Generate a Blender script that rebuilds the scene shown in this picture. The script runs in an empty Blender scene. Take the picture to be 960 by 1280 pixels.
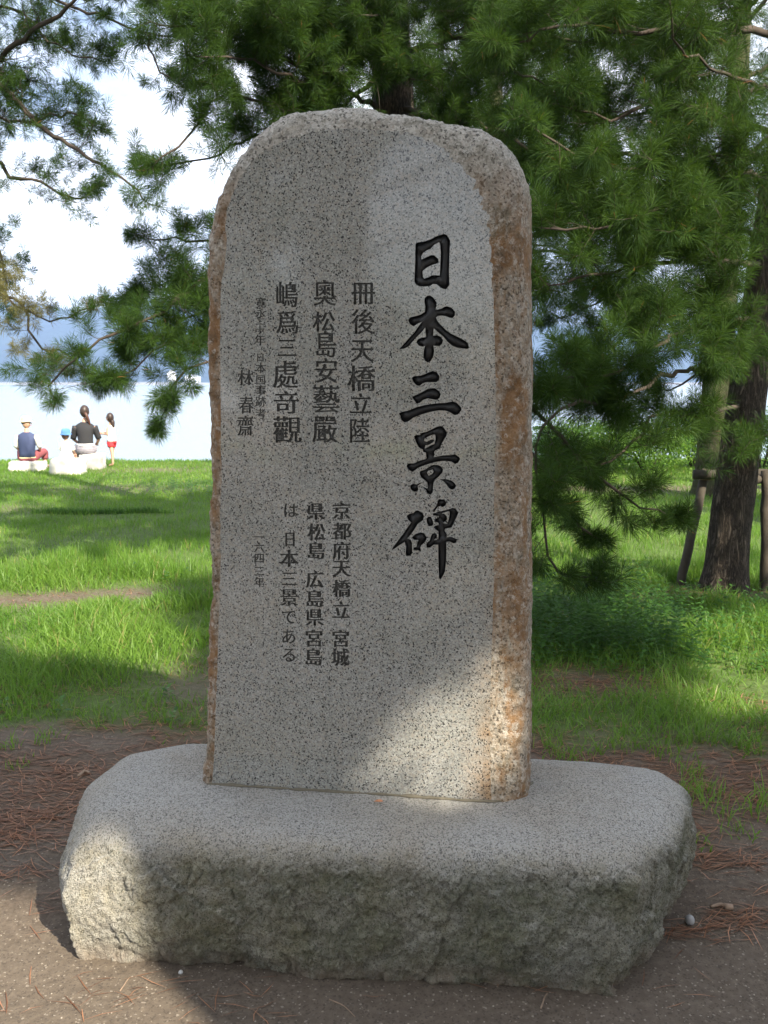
import bpy, math, random
import numpy as np
from math import radians, sin, cos, atan, atan2, pi, sqrt
from mathutils import Vector, Matrix, noise as mn
from mathutils.geometry import delaunay_2d_cdt

random.seed(7)
rng = np.random.default_rng(7)
scene = bpy.context.scene
COL = scene.collection

# ------------------------------------------------------------------ camera
FPX, EYE = 1100.0, 1.5                 # focal length in photo pixels (960x1280), eye height
PITCH = atan(160 / FPX)                # the horizon stands 160 px above the middle
cam_d = bpy.data.cameras.new('camera')
cam = bpy.data.objects.new('camera', cam_d)
COL.objects.link(cam)
cam.location = (0, 0, EYE)
cam.rotation_euler = (radians(90) - PITCH, 0, 0)
cam_d.sensor_fit = 'VERTICAL'
cam_d.sensor_height = 36
cam_d.sensor_width = 27
cam_d.lens = FPX / 1280 * 36
cam_d.clip_start = 0.05
cam_d.clip_end = 20000
cam_d.dof.use_dof = True
cam_d.dof.focus_distance = 2.45
cam_d.dof.aperture_fstop = 13.0
scene.camera = cam

# ------------------------------------------------------------------ sky and sun
SUN_AZ = Vector((0.62, -0.785, 0)).normalized()   # the sun stands in front of the stone, to the right
SUN_EL = radians(40)
SUN = Vector((SUN_AZ.x * cos(SUN_EL), SUN_AZ.y * cos(SUN_EL), sin(SUN_EL)))
world = bpy.data.worlds.new('World')
scene.world = world
world.use_nodes = True
wn, wl = world.node_tree.nodes, world.node_tree.links
wn.clear()
wo = wn.new('ShaderNodeOutputWorld')
bg = wn.new('ShaderNodeBackground')
sk = wn.new('ShaderNodeTexSky')
sk.sky_type = 'NISHITA'
sk.sun_disc = False
sk.sun_elevation = SUN_EL
sk.sun_rotation = atan2(SUN_AZ.x, SUN_AZ.y)
sk.air_density = 1.0
sk.dust_density = 1.6
sk.ozone_density = 1.0
bg.inputs['Strength'].default_value = 0.072
wtc = wn.new('ShaderNodeTexCoord')
wmap = wn.new('ShaderNodeMapping')
wmap.inputs['Scale'].default_value = (1, 1, 2.6)
wno = wn.new('ShaderNodeTexNoise')
wno.inputs['Scale'].default_value = 2.3
wno.inputs['Detail'].default_value = 6
wno.inputs['Roughness'].default_value = 0.55
wra = wn.new('ShaderNodeValToRGB')
wra.color_ramp.elements[0].position = 0.36
wra.color_ramp.elements[1].position = 0.62
wmx = wn.new('ShaderNodeMix')
wmx.data_type = 'RGBA'
wmx.inputs['B'].default_value = (12.0, 12.2, 12.6, 1)    # thin bright cloud
wl.new(wtc.outputs['Generated'], wmap.inputs['Vector'])
wl.new(wmap.outputs[0], wno.inputs['Vector'])
wl.new(wno.outputs['Fac'], wra.inputs['Fac'])
wl.new(wra.outputs['Color'], wmx.inputs['Factor'])
wl.new(sk.outputs[0], wmx.inputs['A'])
wl.new(wmx.outputs['Result'], bg.inputs['Color'])
wl.new(bg.outputs[0], wo.inputs['Surface'])

sun_d = bpy.data.lights.new('sun', 'SUN')
sun_d.energy = 5.0
sun_d.angle = radians(0.55)
sun_d.color = (1.0, 0.91, 0.74)
sun = bpy.data.objects.new('sun', sun_d)
sun.rotation_euler = SUN.to_track_quat('Z', 'Y').to_euler()
sun.location = (5, -5, 12)
COL.objects.link(sun)

scene.view_settings.view_transform = 'Standard'
scene.view_settings.look = 'None'
scene.view_settings.exposure = 1.50
scene.view_settings.gamma = 1
scene.cycles.use_denoising = True
scene.cycles.max_bounces = 8
scene.cycles.transparent_max_bounces = 8
scene.cycles.volume_bounces = 1

# ------------------------------------------------------------------ measuring helpers
CP, SP = cos(PITCH), sin(PITCH)
def ray(px, py):
    a = (px - 480) / FPX; b = (py - 640) / FPX
    return Vector((a, CP - b * SP, -SP - b * CP))
def on_z(px, py, z=0.0):
    r = ray(px, py); t = (z - EYE) / r.z
    return Vector((r.x * t, r.y * t, z))
def at_y(px, py, y):
    """the world point seen at a pixel, y metres ahead of the camera"""
    r = ray(px, py); t = y / r.y
    return Vector((r.x * t, y, EYE + r.z * t))
def to_px(p):
    x, y, z = p[0], p[1], p[2] - EYE
    d = y * CP - z * SP
    if d < 0.05: return None
    return (480 + FPX * x / d, 640 + FPX * (-(y * SP + z * CP)) / d)
def in_frame(p, m=60):
    q = to_px(p)
    return q is not None and -m < q[0] < 960 + m and -m < q[1] < 1280 + m
def in_poly(x, y, poly):
    c = False; n = len(poly); j = n - 1
    for i in range(n):
        xi, yi = poly[i]; xj, yj = poly[j]
        if (yi > y) != (yj > y) and x < (xj - xi) * (y - yi) / (yj - yi) + xi: c = not c
        j = i
    return c

# ------------------------------------------------------------------ object helpers
def tag(o, label=None, cat=None, group=None, kind=None):
    if label: o['label'] = label
    if cat: o['category'] = cat
    if group: o['group'] = group
    if kind: o['kind'] = kind
    return o
def empty(name, loc=(0, 0, 0), **k):
    o = bpy.data.objects.new(name, None)
    o.empty_display_size = 0.1
    o.location = loc
    COL.objects.link(o)
    return tag(o, **k)
def link(name, me, mat=None, parent=None, smooth=False):
    o = bpy.data.objects.new(name, me)
    COL.objects.link(o)
    for m in (mat if isinstance(mat, (list, tuple)) else [mat]):
        if m: me.materials.append(m)
    if smooth: me.shade_smooth()
    if parent:
        o.parent = parent
        root = Vector(parent.location)
        q = parent.parent
        while q: root += Vector(q.location); q = q.parent
        o.location = -root            # the meshes are given in world coordinates
    return o
def mesh_np(name, V, F):
    """V (n,3) array; F list of (k,m) int arrays, one per face size"""
    me = bpy.data.meshes.new(name)
    V = np.asarray(V, dtype=np.float32)
    F = [np.asarray(f, dtype=np.int32) for f in (F if isinstance(F, list) else [F]) if len(f)]
    nl = sum(f.size for f in F); nf = sum(len(f) for f in F)
    me.vertices.add(len(V)); me.vertices.foreach_set('co', V.ravel())
    me.loops.add(nl); me.polygons.add(nf)
    me.loops.foreach_set('vertex_index', np.concatenate([f.ravel() for f in F]))
    st = []; s = 0
    for f in F:
        st.append(s + np.arange(len(f)) * f.shape[1]); s += f.size
    me.polygons.foreach_set('loop_start', np.concatenate(st).astype(np.int32))
    me.update(calc_edges=True)
    return me
def point_attr(me, name, arr):
    a = me.attributes.new(name, 'FLOAT', 'POINT')
    a.data.foreach_set('value', np.asarray(arr, dtype=np.float32))

class Tubes:
    """collects tapered tubes into one mesh"""
    def __init__(s): s.V = []; s.F4 = []; s.F3 = []; s.n = 0
    def add(s, pts, rad, k=6, wob=0.0, cap=True):
        m = len(pts); up = Vector((0.13, 0.31, 0.94))
        base = s.n
        for i, p in enumerate(pts):
            d = (pts[min(i + 1, m - 1)] - pts[max(i - 1, 0)])
            if d.length < 1e-9: d = Vector((0, 0, 1))
            d.normalize()
            a = d.cross(up)
            if a.length < 0.05: a = d.cross(Vector((1, 0, 0)))
            a.normalize(); b = d.cross(a)
            for j in range(k):
                t = 2 * pi * j / k
                r = rad[i] * (1 + (wob * mn.noise(Vector((p.x * 7 + 3 * cos(t), p.y * 7 + 3 * sin(t), p.z * 3))) if wob else 0))
                s.V.append(p + a * (r * cos(t)) + b * (r * sin(t)))
        for i in range(m - 1):
            for j in range(k):
                j2 = (j + 1) % k
                s.F4.append((base + i * k + j, base + i * k + j2, base + (i + 1) * k + j2, base + (i + 1) * k + j))
        s.n += m * k
        if cap:
            for i, flip in ((0, 1), (m - 1, 0)):
                s.V.append(pts[i].copy()); c = s.n; s.n += 1
                for j in range(k):
                    q = (base + i * k + j, base + i * k + (j + 1) % k)
                    s.F3.append((c, q[1], q[0]) if flip else (c, q[0], q[1]))
    def build(s, name, mat, parent=None, smooth=True):
        me = mesh_np(name, np.array([tuple(v) for v in s.V]), [np.array(s.F4 or np.zeros((0, 4))), np.array(s.F3 or np.zeros((0, 3)))])
        return link(name, me, mat, parent, smooth)

# value noise in numpy
_P = rng.random((256, 256)).astype(np.float32)
def vnoise(x, y):
    x = np.asarray(x, float); y = np.asarray(y, float)
    xi = np.floor(x).astype(int); yi = np.floor(y).astype(int)
    fx = x - xi; fy = y - yi
    fx = fx * fx * (3 - 2 * fx); fy = fy * fy * (3 - 2 * fy)
    g = lambda a, b: _P[a & 255, b & 255]
    return (g(xi, yi) * (1 - fx) + g(xi + 1, yi) * fx) * (1 - fy) + (g(xi, yi + 1) * (1 - fx) + g(xi + 1, yi + 1) * fx) * fy
def fbm(x, y, o=4):
    s = 0; a = 0.5; t = 0
    for i in range(o):
        s = s + a * vnoise(x * 2 ** i + 17.3 * i, y * 2 ** i + 5.1 * i); t += a; a *= 0.5
    return s / t

# ------------------------------------------------------------------ materials
class NT:
    def __init__(s, name):
        s.m = bpy.data.materials.new(name); s.m.use_nodes = True
        s.n = s.m.node_tree.nodes; s.l = s.m.node_tree.links
        s.n.clear()
        s.out = s.n.new('ShaderNodeOutputMaterial')
        s.tc = s.n.new('ShaderNodeTexCoord')
    def node(s, t, **k):
        n = s.n.new(t)
        for a, v in k.items():
            if a in ('operation', 'data_type', 'blend_type', 'feature', 'distance', 'attribute_name', 'interpolation', 'noise_dimensions'): setattr(n, a, v)
            else: s.put(n, a, v)
        return n
    def put(s, n, a, v):
        i = n.inputs[int(a[1:])] if a[0] == '_' else n.inputs[a]
        if isinstance(v, bpy.types.NodeSocket): s.l.new(v, i)
        else: i.default_value = v
    def obj(s): return s.tc.outputs['Object']
    def noise(s, scale, detail=4, rough=0.55, vec=None, dist=0.0):
        return s.node('ShaderNodeTexNoise', Scale=scale, Detail=detail, Roughness=rough, Distortion=dist, Vector=vec or s.obj()).outputs['Fac']
    def ramp(s, fac, stops, interp='LINEAR'):
        r = s.n.new('ShaderNodeValToRGB'); cr = r.color_ramp; cr.interpolation = interp
        while len(cr.elements) < len(stops): cr.elements.new(0.5)
        for e, (p, c) in zip(cr.elements, stops):
            e.position = p; e.color = tuple(c) + (1,) if len(c) == 3 else c
        s.l.new(fac, r.inputs['Fac']); return r.outputs['Color']
    def fr(s, fac, a, b):
        return s.ramp(fac, [(a, (0, 0, 0)), (b, (1, 1, 1))])
    def mix(s, f, a, b, mode='MIX'):
        n = s.n.new('ShaderNodeMix'); n.data_type = 'RGBA'; n.blend_type = mode
        for k, v in (('Factor', f), ('A', a), ('B', b)):
            i = n.inputs[k]
            if isinstance(v, bpy.types.NodeSocket): s.l.new(v, i)
            elif k == 'Factor': i.default_value = v
            else: i.default_value = tuple(v) + (1,)
        return n.outputs['Result']
    def math(s, op, a, b=0.0, c=0.0, clamp=False):
        n = s.n.new('ShaderNodeMath'); n.operation = op; n.use_clamp = clamp
        for i, v in enumerate((a, b, c)):
            if isinstance(v, bpy.types.NodeSocket): s.l.new(v, n.inputs[i])
            else: n.inputs[i].default_value = v
        return n.outputs[0]
    def attr(s, name):
        n = s.n.new('ShaderNodeAttribute'); n.attribute_name = name; return n.outputs['Fac']
    def sep(s, vec=None):
        n = s.n.new('ShaderNodeSeparateXYZ'); s.l.new(vec or s.obj(), n.inputs[0]); return n.outputs
    def bump(s, h, strength=0.5, dist=0.01, normal=None):
        n = s.n.new('ShaderNodeBump'); n.inputs['Strength'].default_value = strength; n.inputs['Distance'].default_value = dist
        s.l.new(h, n.inputs['Height'])
        if normal: s.l.new(normal, n.inputs['Normal'])
        return n.outputs[0]
    def princ(s, col, rough=0.8, bump=None, spec=0.5, **k):
        p = s.n.new('ShaderNodeBsdfPrincipled')
        for key, v in [('Base Color', col), ('Roughness', rough), ('Specular IOR Level', spec)] + list(k.items()):
            i = p.inputs[key]
            if isinstance(v, bpy.types.NodeSocket): s.l.new(v, i)
            elif isinstance(v, (tuple, list)): i.default_value = tuple(v) + (1,) if len(v) == 3 else v
            else: i.default_value = v
        if bump: s.l.new(bump, p.inputs['Normal'])
        s.l.new(p.outputs[0], s.out.inputs['Surface']); return p
    def leafy(s, col, trans, rough=0.5, f=0.4, spec=0.35):
        p = s.princ(col, rough, spec=spec)
        t = s.n.new('ShaderNodeBsdfTranslucent')
        if isinstance(trans, bpy.types.NodeSocket): s.l.new(trans, t.inputs[0])
        else: t.inputs[0].default_value = tuple(trans) + (1,)
        m = s.n.new('ShaderNodeMixShader'); m.inputs[0].default_value = f
        s.l.new(p.outputs[0], m.inputs[1]); s.l.new(t.outputs[0], m.inputs[2])
        s.l.new(m.outputs[0], s.out.inputs['Surface'])
def plain(name, col, rough=0.7, var=0.12, scale=20, bump=0.0, spec=0.4):
    t = NT(name)
    n = t.noise(scale, 4)
    c = t.mix(t.math('MULTIPLY', n, 1.0), tuple(x * (1 - var) for x in col), tuple(min(1, x * (1 + var)) for x in col))
    t.princ(c, rough, t.bump(n, bump, 0.01) if bump else None, spec)
    return t.m

def granite_cells(t, scale, dist=0.35):
    nz = t.node('ShaderNodeTexNoise', Scale=scale * 0.9, Detail=2, Vector=t.obj())
    wob = t.node('ShaderNodeVectorMath', operation='MULTIPLY_ADD', _0=nz.outputs['Color'], _1=(dist * 2.2 / scale,) * 3, _2=t.obj())
    v = t.node('ShaderNodeTexVoronoi', Scale=scale, Vector=wob.outputs[0])
    return t.sep(v.outputs['Color'])
def mat_granite_front():
    t = NT('polished_granite')
    c = granite_cells(t, 320)
    c2 = granite_cells(t, 150, 0.5)
    base = t.ramp(c[0], [(0.0, (0.215, 0.217, 0.205)), (0.35, (0.312, 0.312, 0.294)), (0.62, (0.262, 0.266, 0.258)), (0.85, (0.395, 0.394, 0.378)), (1.0, (0.305, 0.290, 0.260))])
    base = t.mix(t.fr(c2[1], 0.72, 0.78), base, (0.305, 0.287, 0.258))
    grey = t.fr(c[1], 0.72, 0.78)
    base = t.mix(t.math('MULTIPLY', grey, 0.7), base, (0.15, 0.15, 0.145))
    cl = t.noise(26, 3, 0.6)
    blk = t.math('MULTIPLY', t.fr(t.math('MULTIPLY_ADD', cl, 0.16, c[2]), 0.955, 0.975), 1.0)
    base = t.mix(t.math('MULTIPLY', blk, 0.95), base, (0.032, 0.032, 0.034))
    big = t.noise(5, 5, 0.6)
    base = t.mix(t.fr(big, 0.35, 0.7), base, t.mix(1.0, base, (0.86, 0.865, 0.84), 'MULTIPLY'))
    stk = t.n.new('ShaderNodeMapping'); stk.inputs['Scale'].default_value = (22, 22, 1.1); t.l.new(t.obj(), stk.inputs[0])
    base = t.mix(t.math('MULTIPLY', t.fr(t.noise(1.0, 5, 0.65, stk.outputs[0]), 0.48, 0.72), 0.35), base, t.mix(1.0, base, (0.80, 0.80, 0.77), 'MULTIPLY'))
    # iron stain that has run down the right-hand edge of the polished face; a greenish reflection is painted in as a band
    xyz = t.sep()
    u = xyz[0]
    sm = t.math('MULTIPLY', t.math('MULTIPLY_ADD', u, 14.0, -14.0 * 0.205, True), t.fr(t.math('MULTIPLY', xyz[2], -1.0), -0.78, -0.40)) if False else None
    low = t.node('ShaderNodeMapRange', Value=xyz[2], _1=0.82, _2=0.50, _3=0.0, _4=1.0).outputs[0]
    edge = t.node('ShaderNodeMapRange', Value=u, _1=0.20, _2=0.285, _3=0.0, _4=1.0).outputs[0]
    st = t.math('MULTIPLY', t.math('MULTIPLY', low, edge), t.fr(t.noise(11, 6, 0.65), 0.32, 0.62))
    base = t.mix(t.math('MULTIPLY', st, 0.85), base, t.mix(1.0, base, (0.95, 0.56, 0.25), 'MULTIPLY'))
    edge2 = t.node('ShaderNodeMapRange', Value=u, _1=0.235, _2=0.30, _3=0.0, _4=1.0).outputs[0]
    st2 = t.math('MULTIPLY', edge2, t.fr(t.noise(17, 6, 0.7), 0.38, 0.66))
    base = t.mix(t.math('MULTIPLY', st2, 0.5), base, t.mix(1.0, base, (0.90, 0.66, 0.42), 'MULTIPLY'))
    band = t.node('ShaderNodeMapRange', Value=t.math('ABSOLUTE', t.math('SUBTRACT', xyz[2], 1.335)), _1=0.055, _2=0.0, _3=0.0, _4=1.0).outputs[0]
    refl = t.math('MULTIPLY', band, t.fr(t.noise(8, 4), 0.45, 0.65))
    base = t.mix(t.math('MULTIPLY', refl, 0.5), base, t.mix(1.0, base, (0.86, 0.97, 0.66), 'MULTIPLY'))
    r = t.ramp(t.noise(7, 4, 0.6), [(0.3, (0.040,) * 3), (0.7, (0.075,) * 3)])
    t.princ(base, r, None, 0.62)
    return t.m
def mat_granite_rough():
    t = NT('rough_stained_granite')
    c = granite_cells(t, 190)
    base = t.ramp(c[0], [(0.0, (0.20, 0.19, 0.165)), (0.4, (0.31, 0.298, 0.265)), (0.8, (0.41, 0.395, 0.36)), (1.0, (0.27, 0.24, 0.205))])
    base = t.mix(t.math('MULTIPLY', t.fr(c[2], 0.84, 0.88), 0.8), base, (0.05, 0.045, 0.04))
    xyz = t.sep()
    # iron stain: strong on the sides, fading out on the crown of the slab
    low = t.node('ShaderNodeMapRange', Value=xyz[2], _1=2.06, _2=1.86, _3=0.0, _4=1.0).outputs[0]
    strip = t.n.new('ShaderNodeMapping'); strip.inputs['Scale'].default_value = (9, 9, 3.2); t.l.new(t.obj(), strip.inputs[0])
    n1 = t.noise(1.3, 8, 0.68, strip.outputs[0], 0.6)
    base = t.mix(t.math('MULTIPLY', low, t.math('MULTIPLY_ADD', t.fr(t.noise(9, 7, 0.7, strip.outputs[0]), 0.35, 0.65), 0.7, 0.2)), base, t.mix(1.0, base, (0.72, 0.53, 0.36), 'MULTIPLY'))
    s1 = t.math('MULTIPLY', t.fr(n1, 0.44, 0.58), low)
    base = t.mix(t.math('MULTIPLY', s1, 0.85), base, t.ramp(t.noise(26, 5, 0.7), [(0.3, (0.075, 0.048, 0.026)), (0.5, (0.20, 0.100, 0.036)), (0.75, (0.28, 0.18, 0.095))]))
    s2 = t.fr(t.noise(14, 6, 0.7, dist=0.4), 0.55, 0.68)
    base = t.mix(t.math('MULTIPLY', s2, 0.6), base, (0.10, 0.09, 0.06))
    wv = t.fr(t.noise(48, 6, 0.78), 0.53, 0.62)
    base = t.mix(t.math('MULTIPLY', wv, 0.65), base, (0.46, 0.43, 0.38))
    h = t.mix(0.5, t.noise(70, 6, 0.7), t.noise(260, 3, 0.6))
    t.princ(base, 0.9, t.bump(h, 0.75, 0.012), 0.3)
    return t.m
def mat_base_stone():
    t = NT('split_granite')
    c = granite_cells(t, 330)
    base = t.ramp(c[0], [(0.0, (0.27, 0.262, 0.24)), (0.4, (0.39, 0.38, 0.355)), (0.75, (0.47, 0.46, 0.435)), (1.0, (0.38, 0.345, 0.305))])
    base = t.mix(t.math('MULTIPLY', t.fr(c[2], 0.82, 0.87), 0.75), base, (0.075, 0.075, 0.07))
    big = t.noise(3.2, 6, 0.6)
    base = t.mix(t.fr(big, 0.4, 0.7), base, t.mix(1.0, base, (0.90, 0.85, 0.78), 'MULTIPLY'))
    geo = t.n.new('ShaderNodeNewGeometry')
    nz = t.sep(geo.outputs['Normal'])[2]
    xyz = t.sep()
    steep = t.node('ShaderNodeMapRange', Value=nz, _1=0.98, _2=0.55, _3=0.0, _4=1.0).outputs[0]
    hgt = t.node('ShaderNodeMapRange', Value=xyz[2], _1=0.352, _2=0.285, _3=0.0, _4=1.0).outputs[0]
    lft = t.node('ShaderNodeMapRange', Value=xyz[0], _1=-0.72, _2=-0.52, _3=0.30, _4=1.0).outputs[0]  # less algae on the left end, painting its sunlit patch lighter
    dirt = t.fr(t.noise(5.5, 8, 0.68, dist=0.5), 0.40, 0.60)
    alg_shade_mask = t.math('MULTIPLY', t.math('MULTIPLY', steep, hgt), t.math('MULTIPLY', lft, t.math('MULTIPLY_ADD', dirt, 0.45, 0.55)))
    alg_shade = t.ramp(t.noise(34, 6, 0.7), [(0.3, (0.024, 0.030, 0.012)), (0.52, (0.074, 0.084, 0.038)), (0.8, (0.19, 0.195, 0.125))])  # algae, its dark tone also painting in shade on the front
    base = t.mix(t.math('MULTIPLY', alg_shade_mask, 0.74), base, alg_shade)
    ylw = t.math('MULTIPLY', t.fr(t.noise(9, 6, 0.7), 0.46, 0.62), steep)
    base = t.mix(t.math('MULTIPLY', ylw, 0.30), base, t.mix(1.0, base, (0.88, 0.80, 0.50), 'MULTIPLY'))
    soil = t.math('MULTIPLY', t.node('ShaderNodeMapRange', Value=xyz[2], _1=0.07, _2=0.0, _3=0.0, _4=0.75).outputs[0], t.fr(t.noise(20, 4), 0.3, 0.6))
    base = t.mix(soil, base, (0.20, 0.155, 0.12))
    wv = t.fr(t.noise(75, 5, 0.75), 0.58, 0.68)
    base = t.mix(t.math('MULTIPLY', wv, 0.25), base, (0.50, 0.49, 0.44))
    h = t.mix(0.5, t.noise(90, 6, 0.72), t.noise(300, 3, 0.6))
    t.princ(base, 0.92, t.bump(t.mix(0.4, h, t.noise(38, 8, 0.75)), 1.0, 0.022), 0.3)
    return t.m
def mat_paint():
    t = NT('black_lettering_paint')
    n = t.noise(130, 5, 0.7)
    c = t.mix(t.fr(n, 0.60, 0.74), (0.010, 0.010, 0.011), (0.035, 0.034, 0.032))
    t.princ(c, 0.42, t.bump(n, 0.25, 0.002), 0.4)
    return t.m
def mat_paint_worn():
    t = NT('worn_lettering_paint')
    n = t.noise(260, 4, 0.7)
    c = t.mix(t.fr(n, 0.42, 0.72), (0.016, 0.016, 0.015), (0.10, 0.098, 0.09))
    t.princ(c, 0.6, None, 0.3)
    return t.m
def mat_ground():
    t = NT('sandy_soil')
    g = t.attr('grass'); lit = t.attr('litter')
    f = t.noise(3.5, 6, 0.6); m = t.noise(38, 6, 0.7); s = t.noise(420, 3, 0.7)
    soil = t.mix(f, (0.085, 0.067, 0.051), (0.135, 0.108, 0.083))
    soil = t.mix(t.fr(m, 0.42, 0.7), soil, (0.160, 0.130, 0.100))
    v = t.node('ShaderNodeTexVoronoi', Scale=210.0, Vector=t.obj())
    vc = t.sep(v.outputs['Color'])
    soil = t.mix(t.math('MULTIPLY', t.fr(vc[0], 0.965, 0.98), 0.5), soil, (0.40, 0.35, 0.29))
    soil = t.mix(t.math('MULTIPLY', t.fr(vc[1], 0.86, 0.9), 0.6), soil, (0.055, 0.045, 0.038))
    litc = t.ramp(m, [(0.3, (0.055, 0.040, 0.029)), (0.5, (0.110, 0.076, 0.053)), (0.72, (0.18, 0.128, 0.090))])
    col = t.mix(t.math('MULTIPLY', lit, t.math('MULTIPLY_ADD', t.fr(t.noise(16, 6, 0.7), 0.35, 0.6), 0.55, 0.45)), soil, litc)
    gc = t.ramp(t.noise(22, 5, 0.7), [(0.3, (0.055, 0.085, 0.022)), (0.6, (0.090, 0.145, 0.034)), (0.85, (0.16, 0.15, 0.07))])
    col = t.mix(g, col, gc)
    h = t.mix(0.45, m, s)
    t.princ(col, 0.95, t.bump(h, 0.8, 0.012), 0.25)
    return t.m
def mat_leaf(name, dark, light, trans, f=0.4, dead=None, rough=0.5, spec=0.3):
    t = NT(name)
    r = t.attr('rnd')
    c = t.mix(r, dark, light)
    if dead: c = t.mix(t.fr(r, 0.955, 0.97), c, dead)
    tr = t.mix(r, tuple(x * 0.8 for x in trans), trans)
    t.leafy(c, tr, rough, f, spec)
    return t.m
def mat_bark(name='pine_bark', k=1.0, moss=0.0):
    t = NT(name)
    mp = t.n.new('ShaderNodeMapping'); mp.inputs['Scale'].default_value = (1, 1, 0.16); t.l.new(t.obj(), mp.inputs[0])
    n = t.noise(30, 8, 0.72, mp.outputs[0], 1.2)
    n2 = t.noise(75, 6, 0.7, mp.outputs[0], 0.6)
    r = t.math('ABSOLUTE', t.math('SUBTRACT', n, 0.5))
    ridge = t.fr(r, 0.0, 0.10)
    c = t.ramp(n2, [(0.3, (0.050 * k, 0.040 * k, 0.032 * k)), (0.55, (0.110 * k, 0.088 * k, 0.070 * k)), (0.8, (0.19 * k, 0.155 * k, 0.125 * k))])
    c = t.mix(t.math('MULTIPLY', t.fr(t.noise(4, 4), 0.52, 0.7), 0.6), c, (0.15 * k, 0.085 * k, 0.058 * k))
    c = t.mix(t.math('SUBTRACT', 1.0, ridge), c, (0.022 * k, 0.018 * k, 0.015 * k))
    if moss: c = t.mix(t.math('MULTIPLY', t.fr(t.noise(3, 5, 0.6), 0.35, 0.6), moss), c, (0.12, 0.14, 0.06))
    t.princ(c, 0.95, t.bump(t.mix(0.4, ridge, n2), 1.0, 0.03), 0.2)
    return t.m
M = {}
M['front'] = mat_granite_front(); M['rough'] = mat_granite_rough(); M['base'] = mat_base_stone(); M['paint'] = mat_paint(); M['paint_worn'] = mat_paint_worn()
M['ground'] = mat_ground(); M['bark'] = mat_bark('pine_bark', 1.55); M['bark_pale'] = mat_bark('pale_pine_bark', 0.95, 0.8)
M['twig'] = plain('twig_bark', (0.052, 0.040, 0.031), 0.9, 0.35, 30)
M['needle'] = mat_leaf('pine_needles', (0.007, 0.025, 0.007), (0.050, 0.094, 0.014), (0.09, 0.17, 0.02), 0.28, (0.22, 0.09, 0.03), 0.6, 0.12)
M['needle_y'] = mat_leaf('yellowing_pine_needles', (0.07, 0.085, 0.025), (0.21, 0.18, 0.07), (0.30, 0.26, 0.08), 0.35, (0.32, 0.19, 0.07), 0.5)
M['grass'] = mat_leaf('grass_blades', (0.050, 0.135, 0.014), (0.165, 0.265, 0.045), (0.23, 0.42, 0.05), 0.42, (0.26, 0.20, 0.09), 0.45)
M['weed'] = mat_leaf('weed_leaves', (0.030, 0.085, 0.016), (0.070, 0.165, 0.030), (0.12, 0.27, 0.04), 0.38, None, 0.5)
M['litter'] = mat_leaf('dry_pine_needles', (0.13, 0.055, 0.028), (0.42, 0.21, 0.12), (0.25, 0.12, 0.06), 0.1, None, 0.6)
M['wood'] = plain('weathered_pole_wood', (0.046, 0.038, 0.028), 0.85, 0.4, 30, 0.4)
# ------------------------------------------------------------------ ground
def g_height(x, y):
    x = np.asarray(x, float); y = np.asarray(y, float)
    h = (fbm(x * 0.35 + 9, y * 0.35 + 4, 3) - 0.5) * 0.10 * np.clip((y - 3.4) / 3, 0, 1)
    h = h + (fbm(x * 2.1, y * 2.1, 4) - 0.5) * 0.030
    h = h + (fbm(x * 9, y * 9, 3) - 0.5) * 0.010
    h = h * np.clip((np.hypot(x, (y - 2.35) * 1.6) - 0.7) / 0.6, 0.25, 1)
    return h - np.clip((y - (17.3 + 0.5 * fbm(x * 0.3, y * 0 + 2, 3))) / 0.9, 0, 1) ** 1.3 * 1.6
def sstep(a, b, x):
    t = np.clip((x - a) / (b - a), 0, 1); return t * t * (3 - 2 * t)
def blob(x, y, cx, cy, rx, ry):
    return np.exp(-(((x - cx) / rx) ** 2 + ((y - cy) / ry) ** 2))
def grass_mask(x, y):
    """0 bare .. 1 full grass"""
    x = np.asarray(x, float); y = np.asarray(y, float)
    n = fbm(x * 1.7 + 3, y * 1.7, 4) - 0.5
    edge = 3.47 + np.where(x < 0, -0.02 * x, 0.06) - 0.22 * sstep(0.9, 1.7, x)
    g = sstep(-0.10, 0.30, y - edge + n * 0.9)
    path_c = 5.98 + 0.21 * (x + 2.75); path_w = 0.24 * sstep(-0.8, -2.0, x) + 0.02
    g = g * (1 - 0.97 * np.exp(-((y - path_c) / (path_w + 0.001)) ** 2) * (x < -0.7))
    for (cx, cy, rx, ry, s) in ((-0.95, 4.3, 0.32, 0.55, 0.9), (1.05, 4.3, 0.38, 0.25, 0.95), (2.1, 3.95, 0.5, 0.28, 0.35), (2.7, 6.1, 1.1, 0.22, 0.9),
                                (3.3, 12.5, 1.6, 0.55, 0.9), (-3.8, 12.6, 1.3, 0.5, 0.6), (-4.0, 15.4, 1.5, 0.6, 0.75), (-1.9, 15.6, 1.0, 0.35, 0.6), (6.0, 12.5, 2.0, 0.7, 0.8),
                                (-4.6, 10.6, 0.5, 0.35, 0.6), (-0.9, 16.3, 1.6, 0.5, 0.6)):
        g = g * (1 - s * blob(x, y, cx, cy, rx, ry) * np.clip(1 + n * 2.2, 0.3, 1.3).clip(0, 1))
    return np.clip(g, 0, 1)
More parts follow.
